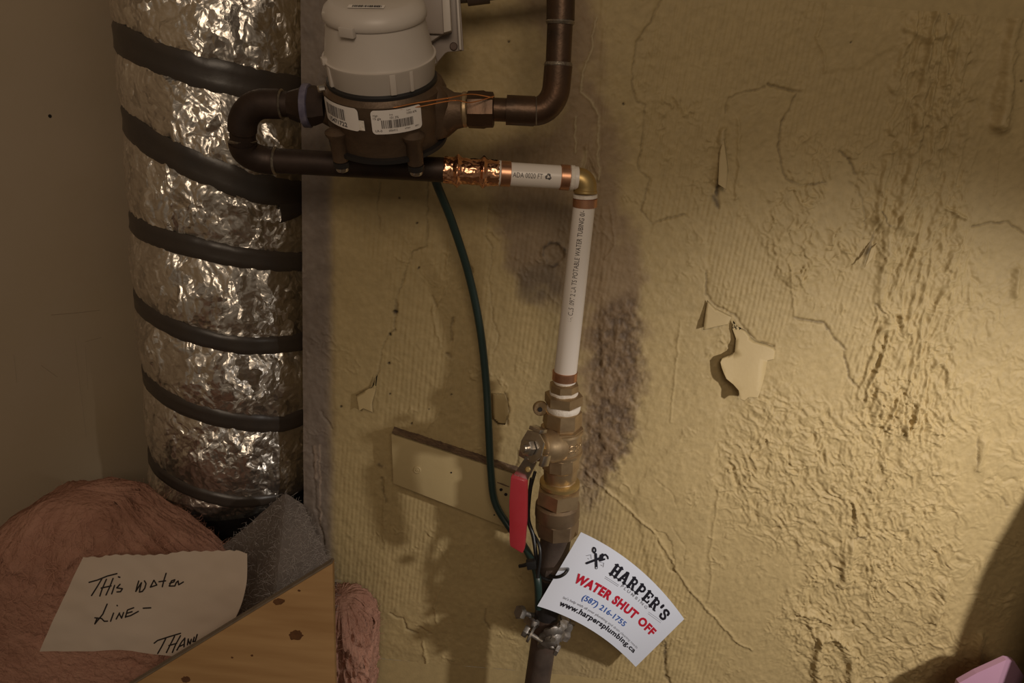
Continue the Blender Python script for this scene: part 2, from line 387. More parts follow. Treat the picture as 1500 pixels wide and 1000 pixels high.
# ================================================================== THE SETTING
EDGE = P(443, 420, 0).x                            # where the main wall ends and the recess of the duct begins
PAINT = np.array((0.405, 0.308, 0.150)); RAW = np.array((0.265, 0.187, 0.105)); GREY = np.array((0.205, 0.165, 0.135)); PALE = np.array((0.46, 0.37, 0.22))
def build_wall():
    st = 0.0009
    xs = np.arange(EDGE, 0.70, st); zs = np.arange(0.52, 1.25, st)
    X, Z = np.meshgrid(xs, zs)
    # project the wall to the photograph's frame once, to read where each crack lies on it
    rx, ry, rz = R3.transposed()[0], R3.transposed()[1], R3.transposed()[2]
    dx, dy, dz = X - CAM.x, 0 - CAM.y, Z - CAM.z
    cx = rx[0] * dx + rx[1] * dy + rx[2] * dz; cy = ry[0] * dx + ry[1] * dy + ry[2] * dz; cz = rz[0] * dx + rz[1] * dy + rz[2] * dz
    U0 = 750 + F * cx / -cz; V0 = 500 - F * cy / -cz
    U = U0 + 5 * (fbm(X * 130, Z * 130, 3, 1) - 0.5) + 1.5 * (vn(X * 600, Z * 600, 3) - 0.5)
    V = V0 + 5 * (fbm(X * 130, Z * 130, 3, 5) - 0.5) + 1.5 * (vn(X * 600, Z * 600, 6) - 0.5)
    H = np.zeros(X.shape)
    pm = lambda poly, r=0: blur(in_poly(U, V, poly).astype(float), r)
    # broad undulation
    H += 0.004 * (fbm(X * 9, Z * 9, 3, 2) - 0.5) + 0.0012 * (fbm(X * 40, Z * 40, 3, 4) - 0.5)
    # ----- comb lines left by the old adhesive
    ribs = np.clip(pm([(968, 0), (1207, 0), (1200, 60), (1215, 105), (1290, 95), (1300, 300), (1255, 255), (1240, 225), (1210, 265), (1165, 268), (1150, 255), (1145, 180), (1170, 135), (1110, 127), (1070, 140), (1062, 180), (1050, 300), (1090, 320), (1180, 420), (1164, 466), (1135, 505), (1085, 475), (1036, 440), (1034, 330), (1005, 316), (955, 328), (936, 308), (950, 262), (936, 245), (946, 152), (926, 118)], 3)
        + pm([(500, 300), (626, 330), (700, 280), (720, 340), (725, 520), (700, 640), (560, 640), (545, 560), (580, 440)], 5)
        + 0.8 * pm([(490, 640), (570, 700), (740, 790), (720, 830), (560, 900), (495, 850)], 6)
        + 0.9 * pm([(880, 0), (905, 0), (900, 160), (880, 260), (905, 400), (860, 520), (760, 560), (730, 380), (700, 200), (860, 180)], 8)
        + 0.9 * pm([(858, 690), (924, 748), (960, 778), (1001, 851), (1070, 930), (1050, 1000), (850, 1000)], 4)
        + 0.9 * pm([(1220, 380), (1300, 400), (1330, 560), (1250, 560), (1210, 470)], 6) + 0.7 * pm([(1180, 890), (1240, 890), (1230, 1000), (1140, 1000), (1150, 920)], 6), 0, 1)
    wob = 0.0016 * (fbm(X * 25, Z * 12, 3, 7) - 0.5) + 0.0008 * (vn(X * 90, Z * 50, 2) - 0.5)
    ph = (X + wob - 0.04 * (Z - 0.9)) * 2 * PI / 0.0047
    comb = np.abs(np.sin(ph / 2)) ** 1.3
    H += ribs * (0.0005 * comb + 0.00035 * (vn(X * 500, Z * 90, 1) - 0.5)) * (0.45 + 0.9 * fbm(X * 22, Z * 16, 3, 3))
    # ----- paint layers with their own edges
    smooth = pm([(1065, 140), (1110, 127), (1170, 135), (1145, 180), (1140, 215), (1150, 262), (1175, 275), (1240, 280), (1262, 290), (1270, 360), (1230, 400), (1160, 420), (1100, 330), (1082, 290), (1082, 225), (1068, 175)], 1)
    H += 0.0007 * smooth
    leftl = pm([(880, -30), (968, -30), (955, 27), (933, 60), (925, 118), (946, 152), (936, 245), (950, 262), (937, 308), (955, 328), (1005, 316), (1034, 330), (1034, 428), (1030, 480), (1060, 474), (1055, 600), (1000, 1100), (930, 735), (880, 700)], 1)
    H += 0.0009 * leftl
    top = pm([(1207, -30), (1195, 55), (1210, 105), (1262, 100), (1290, 78), (1330, 60), (1345, -30)], 1)
    H += 0.0009 * top
    low = pm([(924, 748), (960, 778), (1001, 851), (1042, 898), (1063, 922), (1084, 944), (1101, 950), (1160, 900), (1160, 560), (1010, 620), (940, 700)], 1)
    H += 0.0008 * low
    H += 0.0007 * pm([(490, -20), (700, -20), (700, 60), (626, 268), (626, 361), (605, 368), (594, 401), (581, 439), (578, 484), (562, 503), (556, 541), (543, 568), (522, 579), (530, 600), (490, 640)], 1)
    H += 0.0006 * pm([(1420, 330), (1500, 320), (1600, 320), (1600, -50), (1440, -50), (1410, 200)], 2)
    H -= 0.0011 * pm([(958, 772), (976, 780), (986, 800), (989, 838), (979, 832), (966, 800)], 0)
    # ----- rough zones
    Xr, Zr = X * 0.80 + Z * 0.60, Z * 0.80 - X * 0.60
    worm = ridged(Xr * 250 + 2.2 * fbm(X * 90, Z * 90, 2, 1), Zr * 130 + 2.2 * fbm(X * 90, Z * 90, 2, 4), 2, 3) * (0.55 + 0.45 * vn(X * 90, Z * 90, 5))
    drip = ridged(X * 150 + 4 * fbm(X * 40, Z * 18, 3, 6), Z * 42 + 3 * fbm(X * 50, Z * 30, 2, 2), 3, 1)
    drip2 = ridged(X * 90 + 3 * fbm(X * 40, Z * 12, 3, 2), Z * 16 + 2 * fbm(X * 50, Z * 30, 2, 4), 2, 5)
    Zone_drip = pm([(1330, -20), (1440, -20), (1425, 150), (1415, 330), (1400, 560), (1380, 640), (1300, 640), (1250, 560), (1300, 420), (1270, 380), (1290, 230), (1310, 110)], 9)
    Zone_worm = pm([(1120, 560), (1060, 640), (1050, 740), (1180, 830), (1140, 920), (1190, 1010), (1370, 1010), (1390, 860), (1400, 600), (1300, 560), (1230, 600)], 14)
    Zone_core = pm([(1250, 560), (1350, 560), (1360, 640), (1330, 760), (1290, 860), (1250, 880), (1225, 850), (1240, 700)], 9)
    mid = pm([(1150, 190), (1290, 200), (1290, 330), (1240, 400), (1140, 430), (1110, 330)], 8)
    right = pm([(1400, 330), (1560, 300), (1560, 1020), (1370, 1020), (1390, 640)], 12)
    brown_rough = pm([(872, 455), (935, 430), (945, 560), (925, 660), (862, 760), (845, 700), (862, 560)], 6)
    H += 1.9 * Zone_drip * (0.0030 * (drip - 0.55) + 0.0045 * np.clip(drip2 - 0.62, 0, 1) + 0.0012 * (worm - 0.4))
    worm2 = ridged(Xr * 140 + 3 * fbm(X * 50, Z * 50, 2, 3), Zr * 75 + 3 * fbm(X * 50, Z * 50, 2, 6), 3, 4)
    H += Zone_worm * (0.0026 * (worm - 0.35) + 0.0042 * (worm2 - 0.5)) + 0.85 * Zone_core * (0.0030 * (drip - 0.5) + 0.003 * np.clip(drip2 - 0.6, 0, 1))
    H += mid * 0.0025 * np.clip(worm - 0.42, 0, 1) * 2 * (vn(X * 35, Z * 35, 4) > 0.35)
    H += right * 0.0034 * (worm2 - 0.4) * np.clip(fbm(X * 30, Z * 30, 2, 6) * 2.4 - 0.7, 0, 1)
    H += brown_rough * 0.0040 * (fbm(X * 210, Z * 150, 4, 2) - 0.5)
    specks = np.clip(worm - 0.62, 0, 1) * np.clip(fbm(X * 26, Z * 26, 3, 1) * 3 - 1.35, 0, 1)
    H += 0.006 * specks
    H += 0.0010 * (fbm(X * 240, Z * 200, 3, 3) - 0.5)
    H += 0.0022 * np.clip(ridged(X * 60 + 2 * fbm(X * 50, Z * 50, 2, 2), Z * 44 + 2 * fbm(X * 50, Z * 50, 2, 5), 2, 6) - 0.80, 0, 1) * (U0 > 900)
    # ----- lumps and long drips
    def blob(pts, w, h, k=2.0):
        nonlocal H
        d = pdist(U + 4 * (vn(X * 260, Z * 160, 2) - 0.5), V, pts); H = H + h * np.exp(-(d / w) ** k)
    blob([(1366, 20), (1362, 76), (1352, 140), (1342, 200), (1332, 256), (1318, 312)], 8, 0.0050, 2.4)
    blob([(1303, 225), (1294, 270), (1284, 315)], 7, 0.0034)
    blob([(1340, 30), (1325, 80), (1310, 130)], 6, 0.0035); blob([(1325, 40), (1360, 60), (1385, 50)], 5, 0.003)
    blob([(1280, 318), (1300, 330), (1318, 325), (1330, 335)], 9, 0.0055)
    blob([(1300, 350), (1292, 400), (1290, 440)], 9, 0.0035)
    blob([(1494, -10), (1480, 60), (1472, 120)], 9, 0.0060, 2.4); blob([(1470, 135), (1466, 160), (1462, 182)], 12, 0.0095, 2.4)
    blob([(1059, 190), (1057, 225), (1055, 272)], 5, 0.0040); blob([(1080, 175), (1083, 240), (1076, 290)], 2.5, 0.0015)
    blob([(1290, 560), (1295, 600)], 10, 0.004); blob([(1200, 935), (1195, 975), (1200, 1010)], 6, 0.006); blob([(1200, 935), (1225, 930), (1245, 960), (1250, 1000)], 6, 0.005)
    blob([(1383, 855), (1376, 885), (1366, 905)], 6, 0.005); blob([(1435, 930), (1430, 960), (1425, 985)], 6, 0.006)
    blob([(1244, 800), (1238, 830), (1236, 850)], 7, 0.004); blob([(1250, 735), (1256, 780), (1268, 785)], 3, 0.003)
    blob([(1490, 395), (1488, 430)], 6, 0.004); blob([(1440, 650), (1432, 685)], 6, 0.003); blob([(1385, 610), (1375, 660), (1370, 690)], 10, 0.002)
    # ----- thin raised edges (bright lines)
    for pts, w, h in [([(872, 27), (867, 69), (854, 105), (851, 135), (866, 147), (877, 171), (875, 210), (878, 264)], 1.6, 0.0013),
                      ([(843, 171), (843, 222)], 1.5, 0.0012), ([(860, 230), (852, 262), (862, 255), (858, 215), (868, 240), (878, 262)], 2.5, 0.002),
                      ([(858, 690), (924, 748), (960, 778), (1001, 851), (1042, 898), (1063, 922), (1084, 944), (1101, 950)], 2.0, 0.0014),
                      ([(1053, 714), (1046, 770), (1039, 814), (1043, 830), (1038, 880)], 1.8, 0.0009),
                      ([(996, 468), (990, 530), (982, 616)], 1.6, 0.0008), ([(1207, 0), (1204, 35), (1195, 55), (1207, 78), (1208, 105)], 1.8, 0.0010),
                      ([(1156, 385), (1163, 450), (1164, 466)], 1.8, 0.0012), ([(1168, 898), (1190, 900), (1215, 912)], 2.5, 0.003),
                      ([(1215, 925), (1240, 945), (1252, 960)], 2.5, 0.002), ([(1384, 305), (1412, 320)], 3, 0.003), ([(1464, 220), (1456, 285)], 1.5, 0.001),
                      ([(658, 330), (655, 420), (632, 456), (646, 508)], 1.6, 0.0009), ([(666, 500), (655, 560), (640, 610), (622, 630)], 1.6, 0.0007),
                      ([(646, 860), (636, 885), (640, 915)], 1.6, 0.0011), ([(619, 940), (624, 970), (628, 1000)], 1.8, 0.0014),
                      ([(565, 700), (562, 760), (563, 800)], 2.5, 0.0012), ([(895, 300), (900, 360), (885, 380)], 1.6, 0.001),
                      ([(645, 690), (642, 800), (660, 830)], 1.5, 0.0006), ([(1248, 0), (1247, 118)], 1.2, 0.0006)]:
        d = pdist(U, V, pts); H += h * np.exp(-(d / w) ** 2)
    # ----- cracks (dark lines, cut into the paint)
    crk = np.zeros(X.shape)
    for pts, w, dp in [([(968, 0), (955, 27), (948, 38), (933, 62), (925, 118), (933, 150), (946, 153), (936, 240), (938, 252), (953, 262), (938, 308), (955, 328), (975, 320), (1002, 315), (1008, 319)], 1.3, 0.9),
                       ([(948, 38), (932, 62), (940, 60)], 1.8, 0.8),
                       ([(1125, 124), (1150, 130), (1172, 135)], 1.8, 1.1), ([(1167, 137), (1155, 163), (1145, 180), (1140, 215), (1148, 255), (1152, 263), (1175, 272), (1208, 267)], 1.6, 1.0),
                       ([(1120, 128), (1078, 138), (1068, 145), (1062, 165)], 1.4, 0.9), ([(1228, 222), (1243, 232), (1254, 255)], 2.0, 1.1),
                       ([(1245, 265), (1262, 290), (1268, 330), (1262, 350)], 1.6, 0.8), ([(1034, 396), (1034, 428), (1042, 443), (1060, 452), (1076, 462), (1092, 484), (1108, 500), (1134, 508)], 1.6, 1.0),
                       ([(1164, 466), (1180, 469), (1206, 473), (1216, 486), (1238, 512)], 1.9, 1.1), ([(1236, 515), (1244, 552), (1256, 568)], 1.7, 1.0),
                       ([(1050, 280), (1052, 305)], 2.0, 1.1), ([(1281, 445), (1293, 458)], 1.8, 1.0), ([(1424, 332), (1445, 326), (1476, 326), (1500, 342)], 1.7, 1.0),
                       ([(626, 262), (626, 361), (605, 368), (594, 401), (581, 439), (578, 484), (562, 503), (556, 541), (543, 568), (522, 579)], 1.2, 0.8),
                       ([(581, 440), (579, 462)], 2.4, 1.0), ([(558, 268), (553, 300), (558, 336)], 1.1, 0.6), ([(663, 467), (660, 500)], 2.0, 1.1), ([(655, 516), (662, 524)], 2.0, 1.0),
                       ([(633, 435), (640, 450)], 1.5, 0.8), ([(716, 300), (711, 345), (722, 365), (716, 412), (723, 473), (733, 492), (723, 515)], 1.1, 0.6),
                       ([(740, 578), (746, 600), (742, 621)], 2.0, 1.2), ([(720, 610), (729, 622)], 1.8, 1.1), ([(684, 378), (692, 400)], 1.6, 0.9),
                       ([(570, 898), (590, 907), (596, 920), (612, 928)], 1.4, 0.9), ([(611, 917), (632, 928)], 1.3, 0.7), ([(711, 892), (709, 905), (717, 922)], 1.3, 0.8),
                       ([(559, 700), (566, 735)], 1.8, 0.9), ([(758, 660), (757, 680), (748, 692)], 1.6, 0.9), ([(960, 700), (985, 720), (990, 742)], 1.0, 0.4),
                       ([(974, 945), (973, 980), (980, 1000)], 2.2, 1.2), ([(470, 602), (486, 628)], 1.2, 0.8), ([(457, 655), (463, 740), (475, 800)], 1.5, 0.8), ([(1467, 728), (1474, 740)], 1.6, 1.1), ([(1250, 788), (1272, 784)], 1.6, 1.1), ([(1225, 858), (1231, 842)], 1.5, 1.1), ([(1285, 335), (1265, 375)], 2.0, 1.0), ([(1432, 640), (1430, 690)], 1.3, 0.8), ([(984, 770), (1003, 800), (1000, 830)], 1.0, 0.4), ([(1440, 790), (1490, 800)], 1.0, 0.4)]:
        d = pdist(U, V, pts); lk = np.exp(-(d / w) ** 2) * (0.6 + 0.6 * vn(X * 150, Z * 150, 4)) * dp
        crk = np.maximum(crk, lk)
    H -= 0.0016 * np.clip(crk, 0, 1)
    # knot-like boss of old mortar beside the pipe
    dk = np.hypot(U - 811, V - 372)
    H += 0.0016 * np.exp(-((dk - 17) / 3) ** 2) * (0.5 + vn(X * 300, Z * 300, 1)) - 0.0012 * np.exp(-(dk / 14) ** 4) + 0.002 * np.exp(-(dk / 8) ** 2) * vn(X * 400, Z * 400, 2)
    # pin holes and specks
    hol = np.zeros(X.shape)
    for (hx, hy, hr) in [(612, 327, 1.8), (614, 392, 2), (580, 458, 2.4), (573, 491, 2), (570, 531, 2.2), (572, 576, 1.6), (499, 594, 1.8), (628, 600, 1.2), (662, 577, 1.2), (914, 152, 2), (1247, 62, 1.5), (603, 620, 1.4), (585, 290, 1.2), (745, 60, 1.6), (1497, 118, 2)]:
        hol = np.maximum(hol, np.exp(-(np.hypot(U - hx, V - hy) / hr) ** 4))
    H -= 0.0015 * hol
    # ----- colours of the surface itself
    C = PAINT[None, None] * (1 + 0.10 * (fbm(X * 18, Z * 18, 3, 5) - 0.5)[..., None])
    top_warm = np.clip((Z - 0.95) * 2.5, 0, 1)[..., None] * 0
    def mixc(mask, col):
        nonlocal C
        mk = np.clip(mask, 0, 1)[..., None]; C = C * (1 - mk) + np.array(col) * mk
    nz = fbm(X * 60, Z * 60, 4, 2)
    def soft(poly, r, k=1.0):
        b_ = blur(in_poly(U0, V0, poly).astype(float), r); return np.clip((b_ + 0.9 * (nz - 0.5)) * 1.5 - 0.25, 0, 1) * np.clip(b_ * 5, 0, 1) * k
    mixc(soft([(690, -30), (868, -30), (878, 60), (884, 130), (902, 200), (915, 300), (935, 400), (944, 500), (932, 600), (895, 690), (850, 760), (838, 700), (850, 560), (850, 450), (762, 425), (735, 350), (715, 260), (705, 210), (820, 190), (800, 40)], 14, 1.0), RAW)
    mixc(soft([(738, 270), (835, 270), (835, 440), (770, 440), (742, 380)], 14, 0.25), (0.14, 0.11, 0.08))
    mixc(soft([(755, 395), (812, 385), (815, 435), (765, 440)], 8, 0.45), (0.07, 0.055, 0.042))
    mixc(soft([(870, 450), (930, 430), (940, 545), (920, 640), (870, 740), (850, 700), (866, 560)], 10, 0.75), (0.165, 0.108, 0.062))
    mixc(np.clip(brown_rough * np.clip(2.2 - 4 * fbm(X * 210, Z * 150, 4, 2), 0, 1) * 0.6, 0, 1), (0.070, 0.048, 0.034))
    mixc(soft([(840, 700), (900, 690), (880, 1010), (780, 1010)], 14, 0.35), (0.26, 0.20, 0.12))
    # grey unpainted strip at the end of the wall
    strip = 1 / (1 + np.exp((U0 - (486 + 4 * (fbm(Z * 30, Z * 0, 3, 1) - 0.5))) / 3.2))
    mixc(strip, GREY * 1.0); mixc(strip * np.clip((nz - 0.45) * 3, 0, 1) * 0.5, (0.13, 0.10, 0.082))
    mixc(np.exp(-(pdist(U, V, [(461, 655), (463, 700)]) / 2.5) ** 2) * 0.7 + np.exp(-(pdist(U, V, [(468, 650), (470, 775)]) / 1.3) ** 2) * 0.8, (0.36, 0.28, 0.22))
    H += strip * 0.0012 * (fbm(X * 200, Z * 120, 4, 1) - 0.5)
    mixc(np.clip(crk, 0, 1) ** 1.5 * 0.55, (0.075, 0.05, 0.028)); mixc(hol, (0.03, 0.02, 0.012))
    mixc(np.exp(-((dk - 17) / 2.6) ** 2) * np.clip(vn(X * 260, Z * 260, 1) * 2 - 0.5, 0, 1) * 0.8, (0.06, 0.045, 0.032))
    for pts, w in [([(1049, 275), (1042, 283), (1051, 300)], 4), ([(1052, 262), (1050, 285)], 3), ([(1270, 372), (1282, 350)], 2.5), ([(975, 930), (972, 945), (976, 958)], 4), ([(555, 680), (560, 684)], 3), ([(1284, 300), (1300, 330)], 1.5)]:
        mixc(np.exp(-(pdist(U, V, pts) / w) ** 2) * np.clip(vn(X * 400, Z * 200, 2) * 2.2 - 0.5, 0, 1) * 0.7, (0.06, 0.042, 0.028))
    for pts, w in [([(872, 27), (867, 69), (854, 105), (851, 135), (866, 147), (877, 171), (875, 210), (878, 264)], 1.6), ([(843, 171), (843, 222)], 1.4), ([(857, 222), (852, 262), (864, 255), (872, 262)], 3)]:
        mixc(np.exp(-(pdist(U, V, pts) / w) ** 2) * 0.75, (0.42, 0.34, 0.20))
    for pts, w in [([(1300, 370), (1302, 345)], 3), ([(1462, 170), (1460, 180)], 4), ([(1058, 195), (1056, 268)], 3)]:
        mixc(np.exp(-(pdist(U, V, pts) / w) ** 2) * 0.4, PALE)
    Yw = -H                                            # height comes out of the wall, towards the camera
    dense = grid_mesh('wall_back', X, Yw, Z, 'wall', None, C)
    dense['kind'] = 'structure'
    return dense, (xs[0], xs[-1], zs[0], zs[-1])
wall, (wx0, wx1, wz0, wz1) = build_wall()
# the rest of the same wall beyond the part in view, with its return into the recess
def flat_wall(name, quads, parent, col=PAINT):
    v = []; f = []
    for q in quads:
        n = len(v); v += q; f.append((n, n + 1, n + 2, n + 3))
    o = mesh_obj(name, v, f, 'wall', parent, smooth=False)
    a = o.data.color_attributes.new('paint', 'FLOAT_COLOR', 'POINT')
    a.data.foreach_set('color', np.tile(np.array([*col, 1.0], np.float32), len(v))); return o
HT = 2.3; XR = 1.6; RB = 0.30
flat_wall('wall_surround', [[(wx0, 0, 0), (XR, 0, 0), (XR, 0, wz0), (wx0, 0, wz0)], [(wx0, 0, wz1), (XR, 0, wz1), (XR, 0, HT), (wx0, 0, HT)],
          [(wx1, 0, wz0), (XR, 0, wz0), (XR, 0, wz1), (wx1, 0, wz1)]], wall)
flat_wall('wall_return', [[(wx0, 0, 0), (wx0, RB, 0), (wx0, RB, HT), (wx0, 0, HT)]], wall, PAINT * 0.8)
XL = -0.475
wl = lambda y: -0.448 - 0.45 * (0.1 - y)
s = MB().prism([(wl(0.32), 0.32, 0), (wl(-1.2), -1.2, 0), (wl(-1.2) - 0.03, -1.2, 0), (wl(0.32) - 0.03, 0.32, 0)], (0, 0, HT)).build('wall_left', 'left_plaster'); s['kind'] = 'structure'; wall_l = s
s = MB().box(((XL + wx0) / 2, RB + 0.02, HT / 2), ((wx0 - XL) / 2 + 0.01, 0, 0), (0, 0.02, 0), (0, 0, HT / 2)).build('wall_recess', 'recess'); s['kind'] = 'structure'
s = MB().box(((XL + XR) / 2, -0.6, -0.02), ((XR - XL) / 2 + 0.04, 0, 0), (0, 0.92, 0), (0, 0, 0.02)).build('floor', 'concrete_floor'); s['kind'] = 'structure'

# old marks on the smooth left wall
wn_ = Vector((1, -0.45, 0)).normalized(); wp_ = Vector((wl(0), 0, 1))
def WL(px, py):
    r = ray(px, py); return CAM + r * ((wp_ - CAM).dot(wn_) / r.dot(wn_))
M['pencil'] = mat('pencil', (0.34, 0.265, 0.18), 0.8)
MB().lathe(WL(73, 170), wn_, [(-.001, .0018), (.0003, .0018)], 10).build('nail_hole', 'black_rubber', wall_l)
for q in [[(75, 461), (112, 458), (146, 454)], [(110, 500), (116, 560), (126, 640)], [(124, 505), (128, 570)], [(20, 520), (24, 560)], [(60, 535), (84, 552)], [(125, 500), (148, 494)]]:
    MB().tube([WL(x, y) for x, y in q], .0004, 4).build('scratch', 'pencil', wall_l)

# ----- loose flakes of paint standing off the wall
def flake(poly, y_of, name='paint_flake', thick=0.0004, m='wall_flake', sub=3):
    me = bpy.data.meshes.new(name); bm = bmesh.new()
    vs = [bm.verts.new((x, -y, 0)) for x, y in poly]; bm.faces.new(vs)
    bmesh.ops.triangulate(bm, faces=bm.faces)
    bmesh.ops.subdivide_edges(bm, edges=bm.edges, cuts=sub, use_grid_fill=True)
    for v in bm.verts:
        x, y = v.co.x, -v.co.y; v.co = P(x, y, y_of(x, y))
    g = bmesh.ops.solidify(bm, geom=bm.faces[:], thickness=thick)
    bm.to_mesh(me); bm.free(); return link(name, me, m, wall)
M['wall_flake'] = mat('wall_flake', tuple(PAINT * 1.12), 0.6, 0, (60, 0.3, tuple(PAINT * 0.95)), (300, 0.2, 0.0006))
def big_y(x, y):
    t = max(0, min(1, (y - 484) / 105)); s = (x - 1095) / 45
    return 0.0035 + 0.020 * t ** 1.2 - 0.006 * t * t - 0.005 * s * t + 0.003 * math.sin(s * 2.2) * t
flake([(1074, 470), (1080, 478), (1092, 484), (1100, 494), (1108, 500), (1120, 503), (1133, 508), (1136, 512), (1134, 526), (1124, 528), (1121, 545), (1118, 558), (1114, 572), (1110, 583), (1103, 582), (1096, 582), (1090, 587), (1084, 584), (1082, 572), (1074, 563), (1064, 555), (1060, 546), (1057, 538), (1055, 530), (1058, 524), (1068, 520), (1076, 516), (1078, 496), (1073, 482)], big_y)
flake([(1036, 440), (1048, 452), (1072, 464), (1066, 475), (1050, 478), (1030, 483), (1033, 460)], lambda x, y: 0.0035 + 0.004 * (y - 440) / 40)
flake([(720, 576), (739, 577), (744, 592), (744, 610), (740, 622), (730, 621), (721, 612)], lambda x, y: 0.004 + 0.006 * max(0, (x - 722) / 22) ** 2)
flake([(522, 579), (533, 573), (545, 566), (553, 548), (550, 572), (545, 590), (546, 604), (532, 598), (526, 602)], lambda x, y: 0.0045 + 0.004 * max(0, (y - 570) / 34))
flake([(1054, 222), (1060, 200), (1064, 225), (1067, 250), (1064, 278), (1052, 270)], lambda x, y: 0.004 + 0.005 * max(0, (y - 200) / 70))
flake([(1266, 392), (1276, 362), (1284, 356), (1278, 378)], lambda x, y: 0.005 + 0.006 * (y - 356) / 30)

# ================================================================== INSULATED DUCT
R_D = 0.098
YC = -0.088
cxp = P(341, 400, YC); DX, DY = cxp.x, -YC
def duct_hit(px, py, r=R_D):
    d = ray(px, py); ox, oy = CAM.x - DX, CAM.y - DY
    a = d.x ** 2 + d.y ** 2; b = 2 * (ox * d.x + oy * d.y); c = ox * ox + oy * oy - r * r
    disc = max(b * b - 4 * a * c, 0); t = (-b - math.sqrt(disc)) / (2 * a); p = CAM + d * t
    return math.atan2(p.x - DX, -(p.y - DY)), p.z          # angle from the camera side, height
duct = root_at('insulated_duct', 'crinkled silver foil wrapped duct bound with dark tape in the left recess', 'duct', None)
bands = [[(184, 62), (230, 84), (300, 108), (370, 122), (443, 136)], [(192, 190), (240, 222), (300, 250), (370, 275), (443, 286)],
         [(205, 338), (278, 362), (348, 378), (443, 384)], [(218, 461), (278, 490), (348, 506), (443, 501)],
         [(227, 575), (278, 602), (348, 619), (418, 621), (443, 612)], [(238, 700), (278, 722), (348, 738), (418, 732)]]
bw = [37, 37, 27, 25, 26, 20]
bz = []
for b in bands:
    q = sorted(duct_hit(x, y) for x, y in b); bz.append((np.array([a for a, _ in q]), np.array([z for _, z in q])))
def band_z(k, phi):
    a, z = bz[k]; phi = np.asarray(phi, float)
    e0 = (z[1] - z[0]) / (a[1] - a[0]) * 0.5; e1 = (z[-1] - z[-2]) / (a[-1] - a[-2])
    r = np.interp(phi, a, z); r = np.where(phi < a[0], z[0] + (phi - a[0]) * e0, r); return np.where(phi > a[-1], z[-1] + (phi - a[-1]) * e1, r)
z_bot = duct_hit(300, 745)[1]
def duct_r(phi, z):
    r = np.full(np.shape(phi), R_D)
    for k in range(len(bands)):
        d = z - band_z(k, phi); r = r - 0.0045 * np.exp(-(d / 0.018) ** 2)
    r = r + 0.0015 * np.sin(z * 23 + phi)
    t = np.clip((z_bot - z) / 0.085, 0, 1); return r * (1 - t) + (R_D * 0.36) * t * 1.0 if False else r - (R_D * 0.60) * t
ph = np.linspace(-2.2, 2.2, 620); zz = np.linspace(z_bot - 0.30, 1.62, 1000)
PH, ZZ = np.meshgrid(ph, zz)
s_ = PH * R_D
wr = fbm(s_ * 40, ZZ * 40, 3, 1); wr2 = fbm(s_ * 40, ZZ * 40, 3, 5)
def cells(x, y, seed):
    """distance to cell centres: faceted crumples"""
    xi = np.floor(x).astype(int); yi = np.floor(y).astype(int); d1 = np.full(x.shape, 9.0); tt = TAB[seed % 8]; t2 = TAB[(seed + 3) % 8]
    for i in (-1, 0, 1):
        for j in (-1, 0, 1):
            cx_ = xi + i; cy_ = yi + j; d = np.hypot(cx_ + tt[cx_ & 255, cy_ & 255] - x, cy_ + t2[cx_ & 255, cy_ & 255] - y) - 0.3 * TAB[(seed + 5) % 8][cx_ & 255, cy_ & 255]; d1 = np.minimum(d1, d)
    return d1
cr = -0.0012 * cells(s_ * 44 + 3.2 * wr, ZZ * 30 + 3.2 * wr2 + s_ * 26, 1) - 0.0011 * cells(s_ * 95 + 3 * wr2, ZZ * 80 + 3 * wr + s_ * 60, 2) + 0.0022 * np.abs(fbm(s_ * 60 + 3 * wr2, ZZ * 50 + 3 * wr + s_ * 50, 4, 2) - 0.5) ** 0.8 - 0.0020 * np.abs(fbm(s_ * 50 - ZZ * 30, ZZ * 60 + 3 * wr, 3, 5) - 0.5)
cr = cr * (0.55 + 0.9 * fbm(s_ * 11, ZZ * 11, 2, 6))
RR = duct_r(PH, ZZ) + cr + 0.0015
grid_mesh('foil_jacket', DX + RR * np.sin(PH), DY - RR * np.cos(PH), ZZ, 'foil', duct)
def tape(k, p0, p1, wpx, name='tape_band', zf=None, m='duct_tape'):
    n = 160; nh = 7; a = np.linspace(p0, p1, n); zc = (band_z(k, a) if zf is None else zf(a))
    hw = wpx / 2 / F * 0.80
    T, A = np.meshgrid(np.linspace(-1, 1, nh), a, indexing='ij')
    Z = zc[None] + T * hw * (1 + 0.10 * (vn(A * 9, T * 0 + k, 2) - 0.5)) * 1.05
    R = duct_r(A, Z) + 0.0040 + 0.0009 * (fbm(A * 9, T * 2 + k, 3, 3) - 0.5) - 0.0012 * np.abs(T) ** 3
    R[0] -= 0.002; R[-1] -= 0.002
    return grid_mesh(name, DX + R * np.sin(A), DY - R * np.cos(A), Z, m, duct)
for k in range(len(bands)): tape(k, -2.1, 2.1, bw[k])
f1 = duct_hit(410, 312); f2 = duct_hit(443, 309)
tape(0, f1[0], f1[0] + 0.9, 27, 'tape_patch', zf=lambda a: f1[1] + (a - a[0]) * 0.02)
